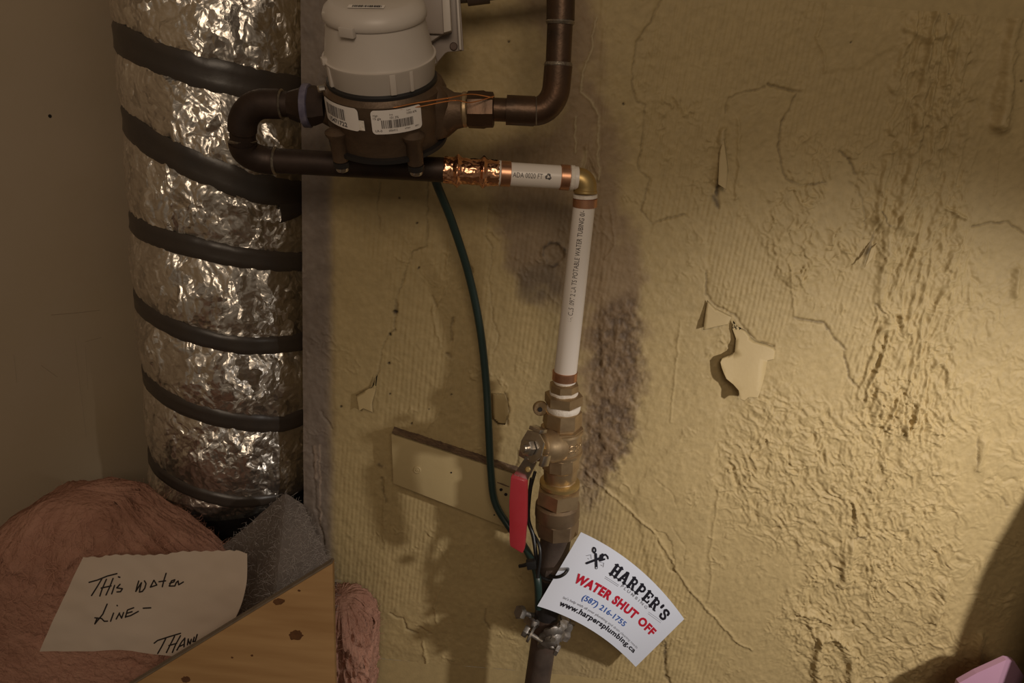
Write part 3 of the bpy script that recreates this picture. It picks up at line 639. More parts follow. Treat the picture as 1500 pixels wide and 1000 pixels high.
# wide dark wrap round the narrowing foot of the duct
A, Z = np.meshgrid(np.linspace(-2.1, 2.1, 160), np.linspace(0, 1, 60))
zt = np.interp(A, [-2.2, duct_hit(240, 742)[0], duct_hit(300, 768)[0], duct_hit(418, 742)[0], 2.2], [duct_hit(236, 738)[1] - 0.0, duct_hit(240, 742)[1], duct_hit(300, 771)[1], duct_hit(418, 742)[1], duct_hit(418, 742)[1] + 0.01])
Z = zt - Z * 0.26; R = duct_r(A, Z) + 0.0045 + 0.003 * (ridged(A * 5, Z * 90, 3, 1) - 0.5)
grid_mesh('taped_foot', DX + R * np.sin(A), DY - R * np.cos(A), Z, 'black_tape', duct)
MB().tube([(DX, DY, z_bot - 0.2), (DX, DY, 0.0)], 0.042, 24).build('lower_pipe', 'dark_iron', duct)

# ================================================================== PIPES
YU, YL = 0.115, 0.095
def ring(mb, a, b, y0, y1): pass
# ----- riser with elbow at the top right
riser = root_at('copper_riser_pipe', 'old brown copper pipe rising from the elbow right of the meter', 'pipe', None)
ra = [P(823, -60, YU), P(821, 0, YU), P(818, 100, YU)]; el0 = P(816, 120, YU); elc = P(812, 164, YU); el1 = P(783, 163, YU)
rr = pr(18.5, ra[2])
MB().tube([P(826, -110, YU), P(822, 0, YU), P(817, 108, YU)], rr, 28).build('upright_pipe', 'old_copper', riser)
MB().tube([P(818, 96, YU), P(816.5, 112, YU)] + arc(P(815, 128, YU), P(811, 165, YU), P(782, 163, YU)) + [P(779, 163, YU)], rr * 1.12, 28).build('elbow', 'old_copper', riser)
MB().tube([P(822, -40, YU), P(821, 30, YU)], rr * 1.10, 28).build('coupling', 'old_copper', riser)
for (a, b) in [((820.7, 29), (820.3, 36)), ((818, 91), (817.6, 99)), ((788, 163), (783, 163))]:
    MB().tube([P(*a, YU), P((a[0] + b[0]) / 2, (a[1] + b[1]) / 2, YU), P(*b, YU)], [rr * 1.06, rr * 1.15, rr * 1.06], 28).build('solder_ring', 'solder', riser)
MB().tube([P(783, 163, YU), P(742, 161, YU)], rr * 1.17, 28).build('adapter', 'old_copper', riser)
MB().tube([P(742, 161, YU), P(715, 160, YU)], rr * 0.92, 28).build('stub_pipe', 'old_copper', riser)
# dark pipe crossing above the frame
dp = MB().tube([P(640, -6, 0.05), P(690, -9, 0.05), P(750, -16, 0.05), P(826, -30, 0.05)], [pr(12, P(700, 0, .05))] * 4, 20).build('branch_pipe', 'dark_iron')
tag(dp, 'dark pipe crossing the top edge between grey plate and riser', 'pipe')
mbp = MB()
mbp.tube([P(684, -8, 0.05), P(716, -12, 0.05)], pr(16, P(700, 0, .05)), 20); mbp.build('coupling', 'dark_iron', dp)

# ----- return loop on the left
loop = root_at('copper_return_loop', 'blackened copper U-shaped pipe loop in front of the foil duct', 'pipe', None)
lr = pr(18, P(500, 240, YL)); la = YU
pts_up = [P(432, 153, YU), P(398, 152, YU)]
MB().tube([P(450, 154, YU), P(400, 152, YU)], lr * 0.95, 28).build('upper_pipe', 'dark_copper', loop)
MB().tube([P(412, 152.5, YU)] + arc(P(390, 152, YU), P(355, 150, YU), P(355, 186, 0.112)) + [P(355, 190, 0.111)], lr * 1.12, 28).build('elbow', 'dark_copper', loop)
MB().tube([P(355, 185, 0.112), P(356, 212, 0.105)], lr * 1.0, 28).build('short_pipe', 'dark_copper', loop)
MB().tube([P(355.5, 208, 0.106)] + arc(P(356, 212, 0.105), P(357, 234, 0.10), P(396, 235, YL)) + [P(404, 235.5, YL)], lr * 1.12, 28).build('elbow', 'dark_copper', loop)
MB().tube([P(398, 235, YL), P(654, 249, YL)], lr * 1.0, 28).build('lower_pipe', 'dark_copper', loop)
for a, b, Y in [((411, 152.6), (415, 152.8), YU), ((355, 205), (355.5, 210), 0.106), ((401, 235.3), (406, 235.7), YL)]:
    MB().tube([P(*a, Y), P((a[0] + b[0]) / 2, (a[1] + b[1]) / 2, Y), P(*b, Y)], [lr * 1.05, lr * 1.16, lr * 1.05], 28).build('solder_ring', 'solder', loop)

# ----- new copper coupling
cp = root_at('copper_coupling', 'shiny crinkled new copper coupling between dark pipe and white pipe', 'fitting', None)
def along(p, q, prof, name, m, parent, seg=36, rot=0, **k):
    p, q = Vector(p), Vector(q); L = (q - p).length
    return MB().lathe(p, q - p, [(d * L, r) for d, r in prof], seg, rot).build(name, m, parent, **k)
c0, c1 = P(650, 249, YL), P(733, 254, 0.092); cr_ = pr(18.5, c0)
L = (c1 - c0).length; x_, y_, a_ = frame(c1 - c0)
dd = np.linspace(0, 1, 90); aa = np.linspace(0, 2 * PI, 73)
D, A = np.meshgrid(dd, aa, indexing='ij')
rad = cr_ * (1.0 - 0.04 * D) + 0.0011 * (ridged(A * 3.0, D * 9, 3, 1) - 0.5) * (1 - 0.2 * D) - 0.0008 * cells(A * 3.5, D * 11, 4)
rad += cr_ * 0.27 * (np.exp(-((D - 0.24) / 0.045) ** 2) + np.exp(-((D - 0.70) / 0.045) ** 2)) + 0.0005
rad *= np.clip((1.02 - D) * 30, 0.75, 1)
pt = np.array(c0)[None, None] + np.array(a_)[None, None] * (D * L)[..., None] + (rad * np.cos(A))[..., None] * np.array(x_) + (rad * np.sin(A))[..., None] * np.array(y_)
grid_mesh('fitting_body', pt[..., 0], pt[..., 1], pt[..., 2], 'new_copper', cp)
along(P(729, 253.5, .092), P(734, 254, .092), [(0, cr_ * .9), (0.2, cr_ * 1.0), (0.8, cr_ * 1.0), (1, cr_ * .9)], 'stop_ring', 'white_tape', cp)

# ----- short horizontal white pipe
def PXH(x): return P(x, 254 + (x - 733) * 0.062, 0.092 - (x - 733) / 120 * 0.007)
px1 = root_at('pex_pipe', 'short white plastic pipe running level between copper coupling and brass elbow', 'pipe', None)
pr1 = pr(17, PXH(790))
along(PXH(728), PXH(846), [(0, pr1), (1, pr1)], 'tube', 'pex', px1)
for a, b in [(733, 748), (820, 834)]:
    along(PXH(a), PXH(b), [(0, pr1 * 1.0), (0.05, pr1 * 1.09), (0.95, pr1 * 1.09), (1, pr1 * 1.0)], 'crimp_ring', 'copper_ring', px1)
along(PXH(834), PXH(841), [(0, pr1 * .95), (0.1, pr1 * 1.08), (0.9, pr1 * 1.08), (1, pr1 * .95)], 'stop_ring', 'white_tape', px1)
def tube_map(p, q, r, ang0, flipv=1):
    """(s metres along, t metres round) -> point on the tube"""
    p, q = Vector(p), Vector(q); a = (q - p).normalized(); mid = (p + q) / 2
    toc = (CAM - mid); toc = (toc - toc.dot(a) * a).normalized(); side = a.cross(toc)      # side: to the left of the direction seen from the camera side
    def fn(s, t):
        an = ang0 + t / r
        return p + a * s + toc * (r * math.cos(an)) + side * (r * math.sin(-an) * flipv)
    return fn
fn = tube_map(PXH(748), PXH(820), pr1 + 0.0002, 0.0)
kpx = (PXH(820) - PXH(748)).length / 72
vf = fit(text2d('ADA 0020 FT'), 2 * kpx, 45 * kpx, -4.0 * kpx, 7.5 * kpx)
map_mesh('print', vf, lambda s, t: fn(s, t), 'ink_print', px1)
tri = []
for k in range(3):
    a0 = PI / 2 + k * 2 * PI / 3; c = lambda an, rr_=5.2: (53 + rr_ * math.cos(an), rr_ * math.sin(an) - 0.5)
    p0, p1_ = c(a0), c(a0 + 2 * PI / 3); e = lambda t: (p0[0] + (p1_[0] - p0[0]) * t, p0[1] + (p1_[1] - p0[1]) * t)
    tri.append([e(0.12), e(0.68)]); tri.append(([e(0.64), e(0.72)], 2.2))
vv, ff = strokes2d(tri, 1.5)
map_mesh('recycling_mark', ([(x * kpx, y * kpx) for x, y in vv], ff), lambda s, t: fn(s, t), 'ink_print', px1)

# ----- brass elbow
ELB = P(857, 262, 0.085)
elb = root_at('brass_elbow', 'small brass elbow joining the two white pipes', 'elbow', None)
er = pr(16.5, ELB)
MB().tube([P(839, 261.5, .085), P(843, 261.5, .085)] + arc(P(846, 262, .085), P(858, 262, .085), P(857.6, 275, .085)) + [P(857.2, 283, .085)], [er * 1.0] * 2 + [er * (1.0 + 0.03 * math.sin(k / 10 * PI)) for k in range(11)] + [er], 32).build('elbow_body', 'brass', elb)
along(P(857.6, 278, .085), P(857.2, 283, .085), [(0, er), (0.2, er * 1.07), (0.8, er * 1.07), (1, er)], 'collar', 'brass', elb)

# ----- vertical line: centre (pixel x, distance) against pixel y
LX = [(262, 858), (300, 857), (550, 827), (600, 825), (640, 822), (710, 820), (735, 817), (800, 814.5), (840, 806), (900, 802), (960, 793), (1000, 787), (1100, 775)]
def LV(y):
    x = float(np.interp(y, [a for a, _ in LX], [b for _, b in LX])); return P(x, y, 0.085 - 0.022 * (y - 262) / 738)
def vseg(y0, y1, prof, name, m, parent, seg=36, rot=0.0, **k):
    """prof: [(fraction, half width in pixels)]"""
    p, q = LV(y0), LV(y1); L = (q - p).length
    return MB().lathe(p, q - p, [(d * L, pr(r, p + (q - p) * d)) for d, r in prof], seg, rot).build(name, m, parent, **k)
px2 = root_at('pex_pipe', 'long white plastic pipe running down from brass elbow to shut-off valve', 'pipe', None)
vseg(286, 558, [(0, 16.2), (1, 16.8)], 'tube', 'pex', px2)
vseg(284, 290, [(0, 15), (0.15, 18), (0.85, 18), (1, 15)], 'stop_ring', 'white_tape', px2)
vseg(290, 303, [(0, 16.5), (0.06, 18), (0.94, 18), (1, 16.5)], 'crimp_ring', 'copper_ring', px2)
vseg(543, 556, [(0, 17), (0.06, 18.4), (0.94, 18.4), (1, 17)], 'crimp_ring', 'copper_ring', px2)
p, q = LV(541), LV(303); fn2 = tube_map(p, q, pr(16.9, LV(420)), 0.12)
Lq = (q - p).length; kp = Lq / 238
vf = fit(text2d('2-OT PEX4710 PEX155244A CL5 .097 2 LA TS POTABLE WATER TUBING 0/-'), 0.005 * Lq, 0.99 * Lq, -3.2 * kp, 7.2 * kp)
map_mesh('print', vf, lambda s, t: fn2(s, t), 'ink_print', px2)

# ----- adapter and ball valve
val = root_at('ball_valve', 'bronze shut-off ball valve with red lever on the vertical supply pipe', 'valve', None)
vseg(556, 562, [(0, 15), (1, 15)], 'stop_ring', 'white_tape', val)
vseg(560, 572, [(0, 18), (0.15, 21.5), (0.9, 22), (1, 19)], 'adapter_nut', 'bronze', val, 8, 0.3, smooth=False)
vseg(571, 577, [(0, 19), (0.3, 21), (0.8, 21), (1, 18)], 'thread_tape', 'white_tape', val)
vseg(575, 592, [(0, 22), (0.12, 28.5), (0.88, 28.5), (1, 22)], 'hex_collar', 'bronze', val, 6, 0.25, smooth=False)
vseg(590, 602, [(0, 21), (0.15, 24.5), (0.4, 25.5), (0.7, 25), (1, 23.5)], 'thread_tape', 'white_tape', val)
vseg(599, 627, [(0, 24), (0.06, 28), (0.74, 29), (0.80, 26.5), (0.88, 26.5), (0.92, 31), (1, 31)], 'end_hex', 'bronze', val, 8, 0.15, smooth=False)
vseg(626, 664, [(0, 28), (0.04, 31.5), (0.12, 32), (0.16, 29.5), (0.42, 29.5), (0.44, 30.5), (0.78, 30.5), (0.80, 29), (0.84, 32), (0.95, 31.5), (1, 28)], 'valve_body', 'bronze', val, 48, sharp=25)
vseg(663, 704, [(0, 27), (0.04, 28.5), (0.46, 28), (0.50, 26), (0.54, 25.5), (0.86, 25), (0.92, 23), (1, 24)], 'lower_body', 'bronze', val, 10, 0.3, smooth=False)
vseg(702, 716, [(0, 24), (0.2, 29.5), (0.5, 29.5), (0.62, 24), (1, 23)], 'union_flange', 'brass', val)
vseg(712, 736, [(0, 28), (0.1, 33.5), (0.88, 33.5), (1, 29)], 'union_nut', 'bronze', val, 6, 0.62, smooth=False)
vseg(735, 758, [(0, 29), (0.12, 32.5), (0.75, 33), (1, 31)], 'lower_union', 'worn_bronze', val)
vseg(756, 780, [(0, 30), (0.08, 32.5), (0.9, 31.5), (1, 25)], 'lower_nut', 'worn_bronze', val, 8, 0.2, smooth=False)
# raised cast badge on the body
b_ = LV(646); rb_ = pr(30.6, b_)
for (dg, zo, a_, h_) in [(28, .0022, .0026, .0018), (28, -.0024, .0026, .0018), (48, .0022, .0024, .0018), (48, -.0024, .0024, .0018), (66, .0004, .0018, .0030)]:
    a0_ = math.radians(dg); n_ = Vector((math.sin(a0_), -math.cos(a0_), 0)); t_ = Vector((math.cos(a0_), math.sin(a0_), 0))
    MB().tube([b_ + n_ * rb_ + t_ * a_ * math.cos(q) + Vector((0, 0, zo + h_ * math.sin(q))) for q in np.linspace(0, 2 * PI, 13)], .0004, 6, False).build('cast_mark', 'bronze', val)
# sealing lug on the left
lg = LV(598); lp = P(791, 598, 0.078)
MB().lathe(lp + Vector((0, 0.003, 0)), (0.15, -1, 0), [(0, .0062), (.0006, .0068), (.0044, .0068), (.005, .0062)], 20).build('seal_lug', 'bronze', val)
MB().lathe(lp + Vector((0, -0.0024, 0)), (0.15, -1, 0), [(0, .0022), (.0006, .0022)], 12).build('lug_hole', 'black_rubber', val)
# stem boss, packing nut, lever
vb = LV(648); s0 = vb + Vector((-0.004, -0.006, 0)); s1 = P(782, 655, 0.104)
ax = (s1 - s0).normalized(); Ls = (s1 - s0).length
MB().lathe(s0, ax, [(0, .0165), (Ls * .45, .0160), (Ls * .62, .0135), (Ls * .82, .0130), (Ls * .86, .011)], 28).build('stem_boss', 'bronze', val)
MB().lathe(s0 + ax * Ls * .84, ax, [(0, .009), (.001, .0098), (.006, .0098), (.007, .009)], 6).build('packing_nut', 'brass', val, smooth=False)
MB().lathe(s0 + ax * (Ls * .84 + .0105), ax, [(0, .0068), (.001, .0074), (.0055, .0074), (.0065, .0064)], 6).build('lever_nut', 'steel', val, smooth=False)
MB().lathe(s0 + ax * (Ls * .84 + .016), ax, [(0, .0042), (.004, .0040), (.005, .003)], 12).build('stem', 'steel', val)
# steel lever: a plate across the stem with stop ears, then a bent arm
pc = s0 + ax * (Ls * .84 + .0085)
up_ = Vector((0, 0, 1)); e2 = (up_ - up_.dot(ax) * ax).normalized(); e1 = e2.cross(ax).normalized()
lev = MB()
hub = [(-.0115, -.012), (-.0125, .002), (-.0085, .0135), (.004, .0155), (.0125, .009), (.013, -.004), (.006, -.013)]
lev.prism([pc + e1 * a + e2 * b - ax * .001 for a, b in hub], ax * .0022)
for (a, b, wa) in [(-.001, .0165, (.0065, .0018)), (.0145, -.007, (.0018, .005))]:
    lev.box(pc + e1 * a + e2 * b - ax * .004, e1 * wa[0], e2 * wa[1], ax * .0052)
lev.build('lever_hub', 'steel', val, bevel=0.0007)
K = lambda pts, Y: [P(x, y, Y) for x, y in pts]
# arm: quad strip in two planes
arm = MB(); a0 = [P(769, 670, .109), P(785, 678, .106)]; a1 = [P(753, 694, .105), P(772, 704, .102)]; a2 = [P(751, 712, .103), P(769, 716, .101)]
th = Vector((0.0012, 0.0022, 0))
for (u, v) in ((a0, a1), (a1, a2)):
    arm.prism([u[0], u[1], v[1], v[0]], th)
arm.prism([pc + e1 * -.010 - e2 * .008, pc + e1 * .006 - e2 * .011, a0[1], a0[0]], th)
arm.build('lever_arm', 'steel', val, bevel=0.0004)
hp = P(773, 688, .1065); MB().lathe(hp + Vector((0, .0005, 0)), (0.1, -1, .2), [(0, .0024), (.0006, .0026), (.0014, .0016)], 14).build('lever_rivet', 'brass', val)
hd = MB()
poly = [(748, 698, .1095), (771, 706, .1065), (770.5, 764, .1025), (767.5, 803, .100), (766, 810, .0995), (763.5, 810, .0995), (747, 800, .102), (746, 792, .103), (745.5, 735, .107)]
hd.prism([P(x, y, Y) for x, y, Y in poly], (0.0018, 0.0075, 0.0006))
hd.build('lever_grip', 'red_vinyl', val, bevel=0.0012)

# ----- lower supply pipe
sup = root_at('supply_pipe', 'dark brown iron water supply pipe rising from the floor below the valve', 'pipe', None)
vseg(777, 826, [(0, 25), (0.1, 22.5), (0.8, 22), (0.9, 24), (1, 24)], 'socket', 'dark_iron', sup)
vseg(823, 846, [(0, 24.5), (0.2, 25), (0.75, 22), (1, 18.5)], 'reducer', 'dark_iron', sup, 10, 0.1, smooth=False)
vseg(835, 900, [(0, 19.5), (0.1, 20.5), (0.3, 19.5), (0.6, 20.5), (1, 18.8)], 'tape_wrap', 'black_tape', sup)
e = LV(1000); dirn = (LV(1000) - LV(900)).normalized(); endp = e + dirn * ((e.z - 0.0) / -dirn.z)
MB().lathe(LV(840), LV(900) - LV(840), [(0, pr(17, LV(840))), ((LV(900) - LV(840)).length, pr(18, LV(900)))], 30).build('upper_section', 'dark_iron', sup)
MB().tube([LV(898), LV(950), e, endp], [pr(18.6, LV(900)), pr(18.6, LV(950)), pr(18.4, e), pr(18.4, e)], 30).build('lower_section', 'dark_iron', sup)

# ----- cables
def cable(name, label, cat, px, rpx, m, **k):
    pts = bez([P(*q) for q in px], 10)
    o = MB().tube(pts, pr(rpx, pts[len(pts) // 2]), 12).build(name, m)
    return tag(o, label, cat)
cable('ground_wire', 'dark green insulated ground wire curving down from meter behind red lever', 'wire',
      [(628, 232, .062), (640, 270, .060), (662, 325, .045), (686, 400, .032), (703, 480, .025), (712, 560, .025), (716, 630, .033), (719, 690, .036), (725, 735, .038), (745, 770, .045), (768, 800, .060), (783, 830, .078), (788, 856, .088), (789, 890, .085)], 5.6, 'green_wire')
cable('black_cable', 'thin black cable hanging against left side of the dark supply pipe', 'cable',
      [(779, 700, .068), (775, 730, .070), (774, 760, .072), (781, 785, .078), (785, 812, .085), (788, 840, .087)], 3.0, 'black_wire')
cable('black_cable', 'black cable twisted beside the lever end under the union nut', 'cable',
      [(784, 690, .060), (778, 712, .064), (771, 745, .065), (776, 772, .070), (789, 796, .083), (791, 818, .089), (787, 846, .092)], 2.4, 'black_wire')
ct = root_at('cable_tie', 'small black cable tie binding the green wire to the taped pipe', 'cable tie', None)
MB().tube(bez([P(761, 829, .094), P(770, 827, .097), P(784, 822, .098)], 6), pr(2.8, P(780, 830, .09)), 8).build('tail', 'black_wire', ct)
p0 = P(778, 826, .098); MB().box(p0, (0.0042, 0, .001), (0, .003, 0), (-.001, 0, .0042)).build('head', 'black_wire', ct, bevel=.0006)
cc = LV(834); MB().tube([cc + Vector((math.cos(a) * .0165, math.sin(a) * .0175, 0)) for a in np.linspace(0, 2 * PI, 25)], .0014, 8, False).build('loop', 'black_wire', ct)

# ----- ground clamp
cl = root_at('ground_clamp', 'rough grey cast metal ground clamp with two bolts on the supply pipe', 'clamp', None)
def strip3(name, px, hw, th, m, parent):
    pts = bez([P(*q) for q in px], 8); mb = MB(); n = len(pts); v = []
    for i, p in enumerate(pts):
        t = (pts[min(i + 1, n - 1)] - pts[max(i - 1, 0)]).normalized(); nn = Vector((0, -1, 0.2)); nn = (nn - nn.dot(t) * t).normalized(); sd = t.cross(nn)
        wv = hw * (1 + 0.18 * math.sin(i * 1.1))
        v += [p + sd * wv + nn * th * .4, p + nn * th, p - sd * wv + nn * th * .4, p - sd * wv - nn * th * .5, p + sd * wv - nn * th * .5]
    f = []
    for i in range(n - 1):
        for k in range(5): f.append((i * 5 + k, i * 5 + (k + 1) % 5, (i + 1) * 5 + (k + 1) % 5, (i + 1) * 5 + k))
    f += [(0, 1, 2, 3, 4), tuple((n - 1) * 5 + k for k in range(5))[::-1]]
    mb.add(v, f); return mb.build(name, m, parent, sharp=60)
strip3('front_jaw', [(794, 947, .083), (797, 932, .090), (808, 924, .094), (820, 922, .090), (826, 912, .082), (829, 903, .074), (832, 920, .074), (826, 938, .078)], .0042, .0030, 'galvanised', cl)
strip3('rear_jaw', [(770, 902, .060), (776, 910, .070), (783, 916, .078), (790, 908, .060)], .0055, .0035, 'galvanised', cl)
strip3('jaw_boss', [(800, 946, .092), (808, 938, .095), (818, 932, .092), (824, 926, .085)], .0060, .0028, 'galvanised', cl)
def bolt(a, b, r, parent, nuts):
    a, b = P(*a), P(*b); L = (b - a).length
    bo = MB().lathe(a, b - a, [(0, r), (L - r, r), (L, r * .7)], 14).build('bolt', 'galvanised', parent)
    for d, rr_, l_ in nuts:
        MB().lathe(a + (b - a).normalized() * d, b - a, [(0, rr_ * .9), (l_ * .15, rr_), (l_ * .85, rr_), (l_, rr_ * .9)], 6 if l_ > .003 else 16).build('bolt_nut', 'galvanised', bo, smooth=False)
bolt((760, 896, .075), (841, 914, .040), .0026, cl, [(-.001, .0072, .006)])
bolt((768, 923, .085), (813, 950, .095), .0024, cl, [(-.001, .0062, .0055), (.006, .0085, .0028), (.035, .006, .004)])
MB().lathe(P(810, 935, .098), (0, -1, .2), [(0, .003), (.002, .0028)], 6).build('set_screw', 'steel', cl, smooth=False)

# ================================================================== WATER METER
mt = root_at('water_meter', 'water meter with grey plastic domed register on a brown bronze body', 'meter', None)
O = P(565, 162, YU); TI = math.radians(23)
AX = Vector((-0.06, -math.sin(TI), math.cos(TI))).normalized(); BX = Vector((1, 0, 0.05)); BX = (BX - BX.dot(AX) * AX).normalized(); CX = AX.cross(BX)   # CX points into the wall
def L3(a, b, c): return O + BX * a + CX * b + AX * c     # along pipe, away from camera, up the axis
BR = 0.0435
def mlathe(prof, name, m, parent=mt, seg=56, c=(0, 0), **k):
    v = []; f = []
    for (s, r) in prof:
        for i in range(seg):
            an = 2 * PI * i / seg; v.append(L3(c[0] + r * math.cos(an), c[1] + r * math.sin(an), s))
    for j in range(len(prof) - 1):
        for i in range(seg):
            f.append((j * seg + i, j * seg + (i + 1) % seg, (j + 1) * seg + (i + 1) % seg, (j + 1) * seg + i))
    f.append(tuple(range(seg))); f.append(tuple((len(prof) - 1) * seg + i for i in range(seg)))
    return MB().add(v, f).build(name, m, parent, **k)
mlathe([(-.019, .039), (-.018, .042), (-.006, .0432), (-.004, BR + .0005), (.0205, BR + .0005), (.022, .0425), (.024, .041)], 'body', 'cast_bronze')
mlathe([(-.022, .043), (-.0215, .0455), (-.0185, .0455), (-.018, .043)], 'gasket', 'black_rubber')
mlathe([(.023, .036), (.024, .0405), (.026, .0405), (.028, .038)], 'upper_ring', 'black_rubber')
mlathe([(.026, .0375), (.0265, .0383), (.0275, .0388), (.041, .0402), (.0425, .0408), (.0432, .0408), (.0436, .0394), (.045, .0388), (.062, .0355), (.069, .0345)], 'register_housing', 'grey_plastic')
mlathe([(.0685, .0355), (.0695, .0362), (.0725, .0362), (.0765, .0345), (.0800, .0300), (.0808, .028), (.0810, .010)], 'lid', 'grey_plastic')
# lid thumb tab, ribs on the skirt
def mbox(c, e, name, m, parent, bevel=.0006, rotz=0.0):
    ca, sa = math.cos(rotz), math.sin(rotz)
    ex = (BX * ca + CX * sa) * e[0]; ey = (-BX * sa + CX * ca) * e[1]; ez = AX * e[2]
    return MB().box(L3(*c), ex, ey, ez).build(name, m, parent, bevel=bevel)
def pol(r, deg, s): a = math.radians(deg); return (r * math.sin(a), -r * math.cos(a), s)
mbox(pol(.0365, -20, .0690), (.0055, .0022, .0032), 'lid_tab', 'grey_plastic', mt, rotz=math.radians(-20))
for dg, wv in [(22, .0022), (42, .0014), (-52, .0016)]:
    mbox(pol(.0395, dg, .035), (wv, .0014, .0072), 'skirt_rib', 'grey_plastic', mt, rotz=math.radians(dg))
mbox(pol(.0400, -62, .044), (.0030, .0022, .0022), 'clip', 'grey_plastic', mt, rotz=math.radians(-62))
MB().lathe(L3(-.040, -.014, .022), BX * -1 + CX * -.4, [(0, .0028), (.004, .0028), (.005, .002)], 10).build('seal_pin', 'steel', mt)
# ports and swivel nuts along the pipe axis
def port(sgn, prof, name, m, seg=36, z=0.002, sm=True, rot=0):
    p = L3(0, 0, z) ; p = Vector((O.x, O.y, O.z)) + AX * z
    return MB().lathe(p, BX * sgn, prof, seg, rot).build(name, m, mt, smooth=sm)
endR = P(700, 160, YU); endL = P(444, 154, YU)
dR = (endR - O).dot(BX); dL = (O - endL).dot(BX)
def lat(a, b, prof, name, m, seg=36, rot=0, sm=True):
    a, b = Vector(a), Vector(b); Lc = (b - a).length
    return MB().lathe(a, b - a, [(d * Lc, r) for d, r in prof], seg, rot).build(name, m, mt, smooth=sm)
lat(O + Vector((0.02, .008, -.001)), P(683, 161, YU), [(0, .024), (.38, .023), (.62, .0185), (.80, .0135), (1, .0122)], 'outlet_port', 'cast_bronze')
lat(O + Vector((-0.02, .012, -.003)), P(474, 155, YU), [(0, .020), (.4, .019), (.75, .0155), (1, .0125)], 'inlet_port', 'cast_bronze')
lat(P(676, 160.5, YU), P(686, 160.5, YU), [(0, .0118), (.3, .0130), (.7, .0130), (1, .0118)], 'thread', 'bronze')
lat(P(684, 160.5, YU), P(724, 161, YU), [(0, .0118), (.06, .0138), (.62, .0142), (.70, .0135), (.96, .0132), (1, .0112)], 'swivel_nut', 'old_copper', 8, .2, False)
lat(P(478, 155.5, YU), P(424, 153.5, YU), [(0, .0120), (.12, .0128), (.30, .0150), (.62, .0150), (.68, .0135), (1, .0105)], 'swivel_nut', 'dark_copper', 8, .2, False)
lat(P(456, 155, YU), P(445, 154.5, YU), [(0, .0152), (.1, .0162), (.9, .0162), (1, .0152)], 'tape_collar', 'violet_tape', 28)
# casting shoulders and bolt lugs
for dg, w1 in [(82, 0), (118, 0), (-118, 0)]:
    c = pol(.037, dg, 0); v = MB().lathe(L3(*c[:2], -.016), AX, [(0, .010), (.004, .0125), (.028, .0125), (.036, .009), (.039, .006)], 20).build('shoulder', 'cast_bronze', mt)
for dg, r_ in [(-44, .0445), (36, .0435), (150, .042), (-150, .042)]:
    c = pol(r_, dg, 0)
    MB().lathe(L3(c[0], c[1], -.026), AX, [(0, .0052), (.001, .0060), (.018, .0062), (.0215, .0085), (.0235, .0088), (.0245, .0070), (.026, .004)], 18).build('bolt_lug', 'cast_bronze', mt)
    bo = MB().lathe(L3(c[0], c[1], -.0335), AX, [(0, .0046), (.0008, .0050), (.0042, .0050), (.0044, .0035)], 14).build('bolt_head', 'steel', mt)
    MB().lathe(L3(c[0], c[1], -.0300), AX, [(0, .0062), (.0042, .0062)], 14).build('washer', 'black_rubber', mt)
# stickers on the body
def surf(r, lift=0.0004):
    return lambda a, s: L3((r + lift) * math.sin(a / r), -(r + lift) * math.cos(a / r), s)
def sticker(name, a0, a1, s0, s1, skew=0.0, r=BR + .0005):
    R_ = r; fn = surf(R_, .0005); n = 20; v = []; f = []
    W = a1 - a0; H = s1 - s0; rc = min(W, H) * .16; out = []
    for (cx, cy, st) in [(a1 - rc, s1 - rc, 0), (a0 + rc, s1 - rc, 90), (a0 + rc, s0 + rc, 180), (a1 - rc, s0 + rc, 270)]:
        for k in range(5): an = math.radians(st + k * 22.5); out.append((cx + rc * math.cos(an), cy + rc * math.sin(an)))
    # columns so the sticker follows the curve
    cols = sorted(set([round(a0 + W * k / 18, 6) for k in range(19)] + [round(x, 6) for x, _ in out]))
    def ext(x):
        if x < a0 + rc: d = rc - math.sqrt(max(0, rc * rc - (a0 + rc - x) ** 2))
        elif x > a1 - rc: d = rc - math.sqrt(max(0, rc * rc - (x - a1 + rc) ** 2))
        else: d = 0
        return s0 + d, s1 - d
    for x in cols:
        lo, hi = ext(x); v += [fn(x, lo), fn(x, hi)]
    for k in range(len(cols) - 1): f.append((2 * k, 2 * k + 2, 2 * k + 3, 2 * k + 1))
    o = mesh_obj(name, v, f, 'sticker', mt); return o, surf(R_, .0008)
def barcode(parent, fn, a0, a1, s0, s1, seed, n=26):
    r = random.Random(seed); x = a0; v = []; f = []
    while x < a1:
        wv = (a1 - a0) / n * r.choice([.35, .5, .9, 1.2]); x2 = min(x + wv, a1)
        k = len(v); v += [fn(x, s0), fn(x2, s0), fn(x2, s1), fn(x, s1)]; f.append((k, k + 1, k + 2, k + 3)); x = x2 + (a1 - a0) / n * r.choice([.4, .6, .9])
    mesh_obj('barcode', v, f, 'ink_print', parent, smooth=False)
rd = lambda deg: math.radians(deg) * (BR + .0005)
st1, g1 = sticker('number_sticker', rd(-62), rd(-14), .0030, .0200)
barcode(st1, g1, rd(-56), rd(-28), .0092, .0175, 3)
map_mesh('number', fit(text2d('15471722', .01), rd(-52), rd(-27), .0047, .0034), g1, 'ink_black', st1)
st2, g2 = sticker('barcode_sticker', rd(-2), rd(46), .0018, .0195)
barcode(st2, g2, rd(7), rd(37), .0063, .0123, 5, 34)
